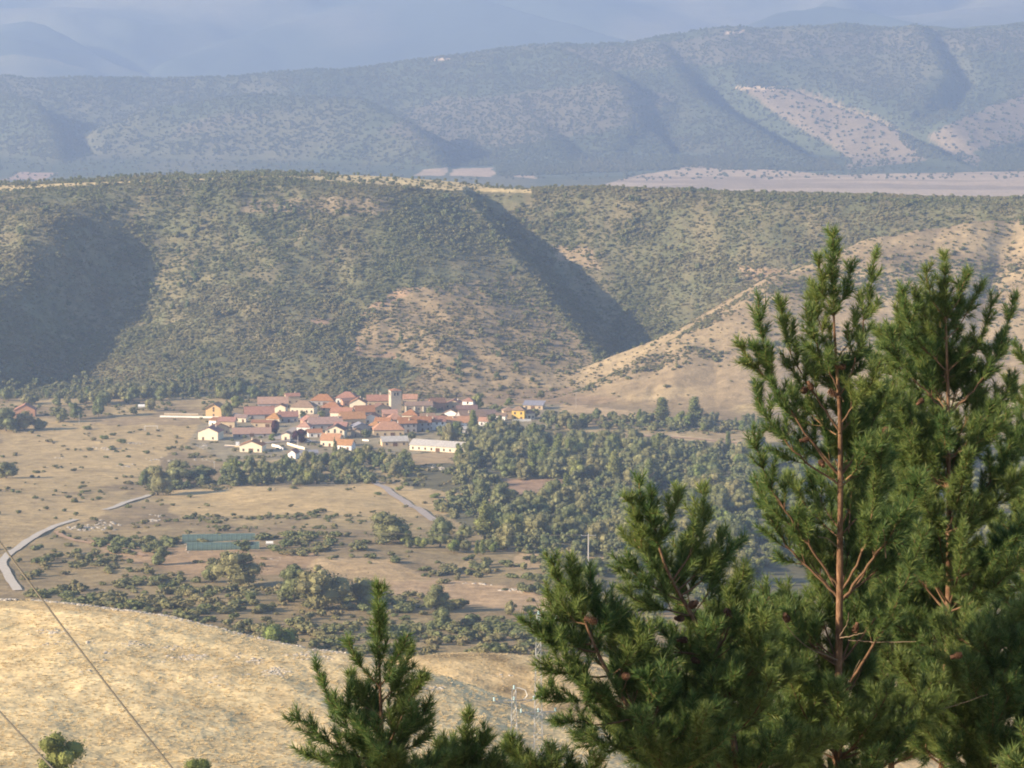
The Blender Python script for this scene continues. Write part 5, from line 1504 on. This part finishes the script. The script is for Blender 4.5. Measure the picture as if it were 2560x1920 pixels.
M_LIMB = plain('limb_bark', (.13, .080, .050), .9, .1, .3, 25)
M_TWIG = plain('twig_bark', (.20, .125, .07), .9, .1, .25, 20)
M_DEAD = plain('dead_twig', (.20, .15, .11), .9, .1, .2, 20)
M_CONE = plain('cone_scales', (.10, .055, .035), .85, .15, .3, 60)

def cone_mesh():
    mb = MB()
    for k in range(7):
        z = -.03 + k * .0095; r = .021 * math.sin(math.pi * (.22 + .68 * (1 - k / 6.5)))
        n = 8
        for t in range(n):
            a = 2 * math.pi * (t + .5 * (k % 2)) / n; c, s = math.cos(a), math.sin(a); w = .008
            mb.add([(c * r * .3 - s * w * .5, s * r * .3 + c * w * .5, z), (c * r * .3 + s * w * .5, s * r * .3 - c * w * .5, z), (c * r * 1.1 + s * w, s * r * 1.1 - c * w, z + .010), (c * r * 1.1 - s * w, s * r * 1.1 + c * w, z + .010), (c * r * 1.15, s * r * 1.15, z + .003)],
                   [(0, 1, 2, 3), (3, 2, 4)])
    mb.bar((0, 0, -.034), (0, 0, .03), .014, .008, 7)
    return mb.mesh('pine_cone', [M_CONE])
CONE = cone_mesh()

DENS = 600
class Foliage:
    def __init__(s): s.p = []; s.q = []
    def brush(s, axis, rng, length=.080, dens=DENS, spread=.82):
        """needles all round a twig; axis is a polyline"""
        axis = np.asarray(axis); seg = np.diff(axis, axis=0); L = np.linalg.norm(seg, axis=1); tot = L.sum()
        n = max(10, int(dens * tot))
        t = np.sort(rng.uniform(0, 1, n)) * tot; cum = np.concatenate([[0], np.cumsum(L)])
        i = np.clip(np.searchsorted(cum, t) - 1, 0, len(L) - 1)
        f = (t - cum[i]) / L[i]
        base = axis[i] + seg[i] * f[:, None]; T = seg[i] / L[i][:, None]
        r = rng.normal(0, 1, (n, 3)); U = np.cross(T, r); U /= np.linalg.norm(U, axis=1)[:, None] + 1e-9
        end = np.clip((t - (tot - .03)) / .03, 0, 1)
        ang = np.clip(rng.normal(spread, .16, n) * (1 - .45 * end), .1, 1.35)
        d = T * np.cos(ang)[:, None] + U * np.sin(ang)[:, None]
        d[:, 2] += .10; d /= np.linalg.norm(d, axis=1)[:, None]
        ln = length * rng.uniform(.75, 1.15, n)[:, None]
        s.p.append(base); s.q.append(base + d * ln)
    def mesh(s, rng, width=.0070):
        a = np.concatenate(s.p); b = np.concatenate(s.q); n = len(a)
        w = np.cross(b - a, rng.normal(0, 1, (n, 3))); w /= np.linalg.norm(w, axis=1)[:, None] + 1e-9; w *= width / 2
        V = np.stack([a - w, a + w, b], 1)
        return mesh_np('needles', V.reshape(-1, 3), np.arange(3 * n), np.full(n, 3), [M_NEEDLE])

def grow(start, direction, length, rng, up=.5, n=6, wob=.10):
    """a twig that bends upwards"""
    p = np.array(start, float); d = np.array(direction, float); d /= np.linalg.norm(d); out = [p.copy()]
    for i in range(n - 1):
        d = d + np.array([0, 0, up / n]) + rng.normal(0, wob / n ** .5, 3) * .6; d /= np.linalg.norm(d)
        p = p + d * length / (n - 1); out.append(p.copy())
    return np.array(out)

def limb(parent, path, r0, rng, bare=.30, twig=.27, gap=.150, dens=DENS, nl=.080, brush_main=.55, whorl=3, lod=1.0):
    """one branch of a pine: wood with side twigs, needles as its sub-part. bare: the naked share at its foot"""
    path = np.asarray(path); seg = np.linalg.norm(np.diff(path, axis=0), axis=1); cum = np.concatenate([[0], np.cumsum(seg)]); L = cum[-1]
    vs, fs, o = [], [], 0
    rad = np.interp(cum, [0, L], [r0 * .8, .003]); bare = bare * .8
    V, F = tube(path, rad, 6); vs.append(V); fs.append(F); o += len(V)
    fo = Foliage()
    k = np.searchsorted(cum, L * brush_main * (1 if L > .5 else .3)); k = min(k, len(path) - 2)
    fo.brush(path[k:], rng, nl, dens)
    t = L * bare
    while t < L - .03:
        i = min(np.searchsorted(cum, t), len(path) - 1); i = max(i, 1)
        f = (t - cum[i - 1]) / max(seg[i - 1], 1e-6); p = path[i - 1] * (1 - f) + path[i] * f
        T = path[i] - path[i - 1]; T /= np.linalg.norm(T)
        ref = np.cross(T, rng.normal(0, 1, 3)); ref /= np.linalg.norm(ref); w2 = np.cross(T, ref)
        m = whorl if rng.uniform() < .8 else whorl - 1
        a0 = rng.uniform(0, 6.28)
        for j in range(m):
            a = a0 + j * 6.28 / m + rng.uniform(-.4, .4); U = ref * math.cos(a) + w2 * math.sin(a)
            ang = rng.uniform(.40, .80)
            d = T * math.cos(ang) + U * math.sin(ang)
            rem = (L - t) / L
            ln = twig * rng.uniform(.55, 1.1) * (.45 + .75 * min(rem, .75))
            ln = min(ln, .12 + (L - t) * .85)
            tw = grow(p, d, ln, rng, up=.80, n=5)
            Vt, Ft = tube(tw, np.linspace(max(.0028, r0 * .32), .002, 5), 4); vs.append(Vt); fs.append(Ft + o); o += len(Vt)
            fo.brush(tw[1:] if ln > .2 else tw, rng, nl, dens)
            if ln > .17:
                for q in range(2 if ln < .27 else 3):
                    b = tw[2 + (q % 2)]; dd = tw[3] - tw[2]; dd = dd / np.linalg.norm(dd) + rng.normal(0, .55, 3); 
                    st = grow(b, dd, ln * rng.uniform(.35, .6), rng, up=.5, n=4)
                    Vt, Ft = tube(st, np.linspace(.0026, .0018, 4), 3); vs.append(Vt); fs.append(Ft + o); o += len(Vt)
                    fo.brush(st, rng, nl, dens)
        t += gap * rng.uniform(.8, 1.35)
    F = np.concatenate([f.reshape(-1, f.shape[1]) for f in fs])
    b = link('branch', mesh_np('branch', np.concatenate(vs), F, np.full(len(F), 4), [M_TWIG if r0 < .009 else M_LIMB], smooth=True), parent)
    nd = link('needles', fo.mesh(rng), b)
    nd['kind'] = 'stuff'
    return b

def pine(d, trunk, label, seed, limbs=(), auto=(), cones=(), name='pine_tree', dens=DENS, leader=.55, rtop=.006, nl=.080, gap=.150):
    """trunk: list of (px, py, radius in m) from the top down. limbs: [(list of picture points from the trunk outwards, depth of the tip, r0, bare)].
    auto: [(py, count, length, bare, azimuth range)] whorls all round"""
    rng = np.random.default_rng(seed)
    tp = [P(a, b, d) for a, b, r in trunk]; foot = tp[-1]
    gz = zat(foot.x, foot.y)
    e = link(name, None, loc=(foot.x, foot.y, gz)); tag(e, label, 'pine tree', None)
    off = np.array([foot.x, foot.y, gz])
    pts = [tuple(p) for p in tp] + [(foot.x + .02, foot.y, gz - .2)]
    rr_ = [r * .85 for a, b, r in trunk] + [trunk[-1][2] * 1.05]
    path = spline(pts, 60); seg = np.linalg.norm(np.diff(path, axis=0), axis=1); cum = np.concatenate([[0], np.cumsum(seg)])
    s0 = np.concatenate([[0], np.cumsum([(Vector(b) - Vector(a)).length for a, b in zip(pts[:-1], pts[1:])])])
    rad = np.interp(cum, s0, rr_)
    V, F = tube(path - off, rad * (1 + .05 * RNG.normal(0, 1, 60)), 10)
    link('trunk', mesh_np('trunk', V, F, np.full(len(F), 4), [M_PBARK], smooth=True), e)
    top = path[0]
    # leader with its own brush
    li = np.searchsorted(cum, leader)
    limb(e, (path[:li + 1][::-1] - off), rad[li], rng, bare=.25, twig=.17, gap=.11, dens=dens, nl=nl, brush_main=.05, whorl=4)
    def trunk_at(py):
        pyy = project(path[:, 0], path[:, 1], path[:, 2])[1]
        i = int(np.argmin(np.abs(pyy - py))); return path[i], rad[i]
    for L in limbs:
        pp, tipd, r0, bare = L[:4]
        n = len(pp); q = [P(a, b, d + tipd * i / (n - 1)) for i, (a, b) in enumerate(pp)]
        pth = spline(q, max(8, int(sum((b - a).length for a, b in zip(q[:-1], q[1:])) / .06))) - off
        pth = pth + np.concatenate([[[0, 0, 0]], rng.normal(0, .006, (len(pth) - 1, 3))])
        limb(e, pth, r0, rng, bare=bare, dens=dens, nl=nl, gap=gap, twig=L[4] if len(L) > 4 else .30)
    for py, cnt, ln, bare, (a0, a1) in auto:
        p, r = trunk_at(py)
        for j in range(cnt):
            a = math.radians(a0 + (a1 - a0) * (j + rng.uniform(.1, .9)) / cnt)
            el = rng.uniform(.25, .75)
            dr = np.array([math.cos(a) * math.cos(el), math.sin(a) * math.cos(el), math.sin(el)])
            l2 = ln * rng.uniform(.75, 1.15)
            pth = grow(p - off + rng.normal(0, .02, 3), dr, l2, rng, up=.75, n=max(6, int(l2 / .07)))
            limb(e, pth, max(.006, r * .38), rng, bare=bare, dens=dens, nl=nl, gap=gap, twig=.27)
    for (a, b, dd) in cones:
        c = link('pine_cone', CONE, e, loc=P(a, b, d + dd) - Vector(off))
        c.rotation_euler = (rng.uniform(.6, 2.6), rng.uniform(-.5, .5), rng.uniform(0, 6)); s = rng.uniform(1.0, 1.35); c.scale = (s, s, s)
    return e

ALL = (0, 360); BACKS = (25, 155); FRONT = (200, 340)
# tallest pine with its visible orange trunk
pine(22.0, [(2083, 582, .003), (2083, 700, .007), (2083, 794, .010), (2089, 908, .014), (2101, 990, .018), (2101, 1236, .026), (2099, 1500, .033), (2095, 1793, .038), (2093, 2050, .043)],
     'tallest pine with bare orange trunk standing in front on the right', 1001,
     limbs=[([(2084, 794), (2062, 740), (2050, 690), (2046, 650)], -.1, .006, .05, .16), ([(2084, 794), (2110, 740), (2126, 700), (2130, 655)], .1, .006, .05, .16),
            ([(2090, 900), (2060, 850), (2040, 770), (2036, 705)], .1, .008, .15, .24), ([(2092, 905), (2120, 860), (2140, 800), (2150, 730)], .2, .007, .4, .18),
            ([(2101, 985), (2130, 925), (2158, 830), (2172, 760), (2188, 637)], 0, .010, .35, .24), ([(2101, 988), (2075, 930), (2035, 850), (2018, 800), (2010, 760)], -.2, .010, .30, .24),
            ([(2101, 1082), (2060, 1020), (2010, 950), (1975, 880), (1955, 800), (1946, 735)], .1, .012, .35, .26), ([(2101, 1060), (2140, 1010), (2180, 960), (2200, 900)], -.2, .009, .3, .24),
            ([(2100, 1190), (2040, 1120), (1975, 1030), (1930, 950), (1905, 850), (1893, 732)], -.1, .014, .45, .26), ([(2100, 1216), (2020, 1160), (1950, 1090), (1900, 1020), (1888, 950)], .2, .012, .35, .28),
            ([(1930, 960), (1895, 920), (1865, 890), (1852, 860)], -.1, .007, .1, .2),
            ([(2101, 1190), (2140, 1140), (2160, 1100), (2190, 1040), (2215, 960)], .2, .012, .3, .28), ([(2101, 1480), (2150, 1400), (2180, 1290), (2195, 1200), (2210, 1100)], -.3, .013, .35, .28),
            ([(2100, 1470), (2040, 1390), (1980, 1300), (1930, 1230), (1895, 1140), (1882, 1060)], -.2, .015, .35, .3), ([(2100, 1500), (2000, 1400), (1950, 1340), (1905, 1260), (1890, 1190)], .2, .015, .4, .3),
            ([(2100, 1510), (2180, 1400), (2240, 1320), (2290, 1240), (2300, 1180)], -.4, .015, .45, .28), ([(2095, 1760), (2160, 1650), (2220, 1560), (2280, 1420), (2310, 1340)], -.5, .016, .45, .28),
            ([(2095, 1770), (2000, 1700), (1930, 1640), (1880, 1560), (1860, 1480)], -.3, .016, .4, .3), ([(2093, 1950), (2010, 1860), (1950, 1800), (1900, 1740)], -.5, .016, .3, .3)],
     auto=[(990, 3, .40, .3, BACKS), (1082, 3, .55, .3, BACKS), (1216, 5, .75, .3, BACKS), (1216, 1, .45, .5, FRONT), (1350, 5, .80, .3, BACKS), (1500, 7, .95, .35, BACKS), (1640, 7, 1.0, .35, BACKS), (1640, 2, .6, .4, (150, 200)), (1770, 7, 1.0, .3, BACKS), (1790, 3, .7, .2, (170, 240)), (1900, 9, 1.0, .2, ALL), (2020, 8, .9, .15, ALL)],
     cones=[(2100, 916, -.05), (2025, 963, -.05), (2008, 976, -.05), (2085, 985, -.06), (2213, 1078, -.1), (2140, 1568, -.15), (1965, 1543, -.2), (2010, 1100, -.1), (2055, 1160, -.1), (2390, 1640, -.1)])
# bare dead twigs on the tallest pine
tall = [o for o in bpy.data.objects if o.name == 'pine_tree'][0]
toff = np.array(tall.location); rd = np.random.default_rng(77)
for pp in ([(2096, 1370), (2070, 1345), (2045, 1342)], [(2100, 1590), (2118, 1560), (2122, 1532)], [(2100, 1595), (2130, 1590), (2158, 1582)], [(2094, 1650), (2020, 1620), (1985, 1590), (1955, 1545)],
           [(2120, 1600), (2200, 1606), (2290, 1604)], [(2104, 1740), (2130, 1690), (2150, 1650)], [(2215, 1395), (2212, 1350), (2208, 1322)], [(2250, 1815), (2330, 1780), (2400, 1760), (2470, 1735)]):
    q = [np.array(P(a, b, 21.9 - .12 * i)) for i, (a, b) in enumerate(pp)]
    pth = spline(q, 14) - toff; pth[1:] += rd.normal(0, .0015, (13, 3))
    V, F = tube(pth, np.linspace(.0045, .002, 14), 5)
    link('dead_twig', mesh_np('dead_twig', V, F, np.full(len(F), 4), [M_DEAD], smooth=True), tall)
# second tall pine at the right
pine(25.5, [(2361, 636, .003), (2362, 740, .007), (2363, 806, .011), (2370, 929, .016), (2372, 1236, .027), (2374, 1342, .032), (2370, 1609, .040), (2361, 1781, .045), (2355, 2000, .05)],
     'second tall pine behind the first, its dark trunk further right', 1002,
     limbs=[([(2363, 800), (2335, 760), (2318, 710), (2312, 670)], -.1, .007, .05, .2), ([(2363, 800), (2395, 760), (2412, 710), (2416, 672)], -.1, .007, .05, .2),
            ([(2366, 850), (2330, 820), (2300, 770), (2290, 720)], -.2, .009, .15, .22), ([(2366, 850), (2410, 800), (2440, 750), (2462, 700)], .1, .007, .6, .18),
            ([(2368, 930), (2320, 880), (2280, 830), (2262, 780), (2256, 722)], -.2, .011, .2, .28), ([(2368, 930), (2420, 880), (2455, 840), (2472, 790), (2480, 757)], .1, .011, .25, .24),
            ([(2371, 1040), (2420, 990), (2470, 930), (2500, 870), (2522, 800), (2536, 748)], .1, .013, .4, .26), ([(2371, 1040), (2320, 980), (2270, 930), (2235, 880), (2225, 820)], -.2, .013, .3, .3),
            ([(2371, 1150), (2430, 1090), (2480, 1030), (2520, 980), (2540, 930)], .2, .013, .3, .3), ([(2371, 1150), (2310, 1100), (2260, 1040), (2230, 980)], -.3, .013, .25, .3),
            ([(2372, 1342), (2430, 1260), (2480, 1200), (2520, 1130), (2540, 1070)], 0, .015, .35, .3), ([(2370, 1600), (2420, 1540), (2470, 1480), (2510, 1430)], -.3, .016, .45, .28), ([(2361, 1790), (2430, 1750), (2480, 1730), (2540, 1690)], -.6, .015, .5, .2),
            ([(2361, 1790), (2330, 1700), (2318, 1660)], -.2, .016, .6, .2)],
     auto=[(850, 3, .35, .2, BACKS), (930, 5, .55, .25, BACKS), (1040, 6, .8, .25, BACKS), (1150, 6, .9, .3, ALL), (1236, 7, 1.0, .3, BACKS), (1236, 4, .8, .25, (140, 230)), (1342, 8, 1.1, .3, ALL), (1440, 8, 1.1, .3, ALL), (1540, 9, 1.2, .3, ALL), (1640, 8, 1.2, .3, BACKS), (1640, 4, 1.0, .3, (130, 220)), (1781, 9, 1.2, .3, ALL), (1900, 9, 1.1, .2, ALL)],
     cones=[(2300, 1005, -.3), (2240, 1400, -.3)])
# middle pine
pine(20.5, [(1626, 1216, .003), (1630, 1290, .006), (1640, 1360, .009), (1676, 1458, .014), (1736, 1540, .018), (1790, 1660, .023), (1830, 1800, .028), (1850, 2000, .033)],
     'middle pine leaning left, its tufted top against the valley wood', 1003,
     limbs=[([(1634, 1330), (1612, 1290), (1600, 1240), (1597, 1200)], -.1, .006, .1, .18), ([(1636, 1340), (1600, 1320), (1580, 1280), (1574, 1248)], -.1, .006, .1, .18), ([(1640, 1360), (1670, 1310), (1690, 1260), (1694, 1226)], .1, .007, .15, .2),
            ([(1660, 1420), (1610, 1390), (1585, 1350), (1578, 1310)], .1, .008, .2, .24), ([(1676, 1458), (1720, 1400), (1745, 1330), (1755, 1270), (1759, 1222)], .3, .011, .4, .24), ([(1700, 1490), (1760, 1450), (1800, 1400), (1840, 1370), (1862, 1350)], .4, .010, .35, .22), ([(1690, 1480), (1740, 1440), (1790, 1370), (1806, 1330)], .3, .009, .4, .22),
            ([(1700, 1500), (1640, 1470), (1590, 1440), (1560, 1400)], -.1, .010, .3, .28), ([(1736, 1540), (1680, 1530), (1620, 1520), (1580, 1490), (1550, 1470)], -.2, .011, .35, .26),
            ([(1780, 1640), (1700, 1630), (1620, 1620), (1570, 1590), (1552, 1560)], -.3, .013, .35, .3), ([(1810, 1720), (1740, 1700), (1660, 1690), (1590, 1660)], -.2, .013, .3, .3), ([(1785, 1640), (1830, 1560), (1850, 1480), (1858, 1420)], .1, .012, .3, .3),
            ([(1815, 1740), (1870, 1660), (1900, 1600), (1920, 1540)], -.3, .012, .3, .3)],
     auto=[(1458, 2, .4, .3, BACKS), (1540, 3, .55, .35, BACKS), (1640, 4, .6, .3, ALL), (1740, 5, .7, .25, ALL), (1830, 6, .8, .2, ALL), (1950, 7, .8, .1, ALL)],
     cones=[(1735, 1510, -.1), (1697, 1546, -.1), (1705, 1600, -.15), (1823, 1534, -.1), (1585, 1636, -.1), (1740, 1652, -.15), (1838, 1724, -.2), (1885, 1510, 0)])
# pine at the left side of the group
pine(20.0, [(1425, 1388, .003), (1432, 1450, .006), (1452, 1530, .009), (1482, 1610, .013), (1535, 1715, .018), (1600, 1810, .022), (1665, 1915, .027), (1720, 2010, .03)],
     'dark pine leaning left over the pylons, the left one of the big group', 1004,
     limbs=[([(1440, 1490), (1405, 1460), (1388, 1430), (1379, 1400)], -.1, .006, .1, .2), ([(1450, 1520), (1475, 1480), (1478, 1450), (1476, 1432)], .1, .006, .2, .18), ([(1462, 1560), (1400, 1540), (1376, 1510), (1368, 1475)], .1, .008, .2, .22),
            ([(1490, 1630), (1430, 1620), (1370, 1600), (1330, 1575), (1297, 1546)], -.2, .011, .2, .24), ([(1480, 1610), (1400, 1590), (1360, 1560), (1350, 1525)], 0, .009, .3, .22), ([(1485, 1615), (1505, 1570), (1505, 1530), (1498, 1495)], .1, .008, .25, .24),
            ([(1520, 1690), (1450, 1690), (1390, 1680), (1340, 1650)], -.2, .011, .3, .26), ([(1550, 1740), (1470, 1750), (1410, 1750), (1360, 1740)], -.2, .011, .3, .28), ([(1590, 1800), (1500, 1810), (1430, 1805), (1385, 1800)], -.3, .011, .4, .24),
            ([(1535, 1715), (1570, 1650), (1590, 1600), (1590, 1560)], .2, .010, .4, .24), ([(1550, 1735), (1580, 1690), (1592, 1650), (1594, 1620)], .1, .006, .85, .08), ([(1620, 1840), (1650, 1750), (1660, 1700), (1660, 1640)], 0, .011, .3, .28), ([(1640, 1870), (1560, 1870), (1500, 1860), (1460, 1830)], -.3, .011, .3, .28)],
     auto=[(1610, 2, .35, .3, BACKS), (1700, 3, .45, .3, ALL), (1790, 4, .55, .25, ALL), (1870, 5, .65, .2, ALL), (1950, 7, .7, .1, ALL)],
     cones=[(1476, 1550, -.1), (1566, 1690, -.2)])
# small dark pine bottom centre
pine(19.0, [(946, 1455, .003), (947, 1560, .007), (949, 1709, .012), (953, 1800, .016), (959, 1915, .020), (962, 2020, .023)],
     'small dark pine standing alone at the bottom in front of the dry hillside', 1005, leader=.62, gap=.13,
     limbs=[([(949, 1720), (915, 1680), (885, 1640), (866, 1606)], -.1, .007, .1, .15), ([(949, 1715), (980, 1670), (1005, 1620), (1021, 1586)], -.1, .007, .15, .17), ([(950, 1760), (990, 1720), (1012, 1670), (1022, 1615)], .2, .007, .3, .15),
            ([(952, 1790), (900, 1760), (880, 1720), (880, 1680)], .1, .007, .2, .18), ([(958, 1880), (1000, 1800), (1030, 1740), (1066, 1686)], -.1, .010, .3, .15), ([(958, 1885), (1010, 1850), (1055, 1800), (1075, 1745)], .1, .009, .3, .17),
            ([(956, 1850), (890, 1810), (840, 1770), (805, 1710), (791, 1662)], -.1, .010, .2, .20), ([(957, 1870), (890, 1840), (840, 1800), (822, 1740)], .2, .008, .25, .18),
            ([(959, 1905), (880, 1890), (810, 1850), (765, 1815), (728, 1786)], -.2, .009, .3, .18), ([(960, 1960), (880, 1930), (800, 1900), (735, 1870)], 0, .009, .3, .2), ([(960, 1950), (990, 1910), (1000, 1880)], -.1, .007, .2, .2)],
     auto=[(1800, 2, .25, .2, BACKS), (1900, 4, .35, .2, ALL), (1990, 6, .45, .1, ALL)])
pine(19.5, [(1172, 1770, .003), (1168, 1850, .007), (1165, 1940, .011), (1163, 2040, .014)],
     'tiny pine top poking up from the bottom edge between the two bigger pines', 1006, leader=.5,
     limbs=[([(1166, 1910), (1195, 1880), (1208, 1850), (1210, 1815)], 0, .006, .1, .14), ([(1165, 1950), (1120, 1920), (1098, 1880), (1093, 1850)], 0, .006, .2, .15), ([(1165, 1950), (1200, 1930), (1230, 1910), (1240, 1892)], 0, .006, .2, .15)],
     auto=[(1940, 4, .28, .1, ALL), (2000, 6, .4, .1, ALL)])
pine(21.0, [(1269, 1838, .003), (1290, 1890, .006), (1340, 1950, .010), (1390, 2040, .014)],
     'pine twig group leaning in at the bottom edge under the lattice pylon', 1007, leader=.4,
     limbs=[([(1345, 1955), (1370, 1920), (1375, 1890), (1370, 1860)], 0, .006, .1, .16), ([(1350, 1965), (1410, 1940), (1430, 1910), (1428, 1880)], 0, .006, .1, .18), ([(1385, 2020), (1440, 1960), (1480, 1930), (1500, 1890)], -.1, .007, .1, .25)],
     auto=[(1960, 4, .3, .1, ALL), (2020, 6, .4, .1, ALL)])
# pines behind at the right edge
pine(31.0, [(2660, 900, .004), (2650, 1100, .016), (2640, 1500, .035), (2635, 2000, .05)], 'shaded pine behind at the right edge with sunlit inner needles', 1008,
     auto=[(1000, 4, .7, .2, ALL), (1100, 6, .9, .2, ALL), (1200, 8, 1.1, .2, ALL), (1300, 8, 1.3, .2, ALL), (1400, 8, 1.3, .25, ALL), (1500, 8, 1.4, .25, ALL), (1620, 8, 1.4, .25, ALL), (1740, 8, 1.4, .25, ALL), (1860, 8, 1.3, .2, ALL)])
pine(27.5, [(2252, 728, .004), (2246, 900, .009), (2240, 1050, .013), (2236, 1200, .018), (2230, 1500, .030), (2228, 2000, .042)], 'pine hidden between the two tall trunks, filling the gap with dark needles', 1009, leader=.45,
     auto=[(860, 4, .3, .1, ALL), (940, 5, .42, .15, ALL), (1040, 6, .5, .15, ALL), (1150, 6, .6, .2, ALL), (1250, 6, .8, .2, ALL), (1350, 7, 1.0, .2, ALL), (1450, 8, 1.1, .2, ALL), (1560, 8, 1.2, .2, ALL), (1680, 8, 1.2, .2, ALL), (1800, 8, 1.2, .2, ALL), (1920, 8, 1.1, .15, ALL)])
pine(27.0, [(1890, 1500, .004), (1895, 1620, .012), (1900, 1800, .022), (1905, 2050, .032)], 'low dark pine filling the bottom between middle and tallest pine', 1010,
     auto=[(1580, 4, .5, .2, ALL), (1660, 6, .8, .2, ALL), (1740, 8, .9, .2, ALL), (1830, 8, 1.0, .2, ALL), (1920, 8, 1.0, .15, ALL)])
pine(18.0, [(2600, 1790, .004), (2605, 1870, .009), (2610, 2000, .014)], 'bright sunlit pine tips in the lower right corner', 1011, leader=.35,
     limbs=[([(2606, 1900), (2580, 1870), (2560, 1840), (2552, 1815)], -.1, .006, .05, .14), ([(2608, 1950), (2560, 1930), (2530, 1900), (2515, 1880)], -.1, .006, .1, .15)], auto=[(1990, 5, .35, .1, ALL)])
pine(24.0, [(1700, 1700, .004), (1700, 1780, .010), (1700, 1900, .018), (1700, 2060, .024)], 'low dark pine filling the bottom behind the leaning middle pine', 1012,
     auto=[(1760, 4, .45, .2, ALL), (1830, 6, .6, .2, ALL), (1900, 8, .7, .15, ALL), (1980, 8, .8, .1, ALL)])
pine(23.0, [(2480, 1560, .004), (2482, 1660, .010), (2484, 1800, .020), (2486, 2060, .028)], 'low dark pine filling the bottom right of the dark trunk', 1013,
     auto=[(1640, 5, .5, .2, ALL), (1720, 7, .7, .2, ALL), (1800, 8, .8, .15, ALL), (1890, 8, .8, .1, ALL), (1970, 8, .8, .1, ALL)])
for k, (xx_, dd_, top_, sd) in enumerate(((-5.6, 18.6, -2.1, 1020), (-7.4, 20.6, -1.8, 1021), (-6.3, 16.7, -1.5, 1022))):  # out of view, added to shade the lower part of the pine group
    pxx = lambda z_: project(xx_, dd_, z_)
    a1, b1 = pxx(top_); a2, b2 = pxx(top_ - 1.5); a3, b3 = pxx(top_ - 4)
    py_ = [pxx(top_ - q)[1] for q in (.6, 1.1, 1.6, 2.1, 2.6, 3.1, 3.6)]
    pine(dd_, [(a1, b1, .004), (a2, b2, .02), (a3, b3, .035)], ('nearest', 'outermost', 'closest to the viewer')[k] + ' of three unseen shade pines added left of the view', sd, gap=.24,
         auto=[(py_[i], 5, min(1.2, .4 + .2 * i), .2, ALL) for i in range(7)], dens=260)
print('PINES', sum(len(o.data.polygons) for o in bpy.data.objects if o.type == 'MESH' and o.name.startswith('needles')))
# ---------------------------------------------------------------- haze over the whole valley
def haze():
    mb = MB(); mb.box(-11500, 11500, -60, 14100, -362, 330)
    m = bpy.data.materials.new('haze'); m.use_nodes = True; t = m.node_tree; t.nodes.clear()
    o = t.nodes.new('ShaderNodeOutputMaterial'); v = t.nodes.new('ShaderNodeVolumePrincipled')
    v.inputs['Color'].default_value = (.47, .63, .98, 1); v.inputs['Density'].default_value = HAZE_DENSITY
    v.inputs['Anisotropy'].default_value = .25
    t.links.new(v.outputs[0], o.inputs['Volume'])
    tag(link('haze', mb.mesh('haze', [m])), 'thin blue haze filling the valley and softening the far mountains', kind='stuff')
HAZE_DENSITY = 1.12e-4
haze()
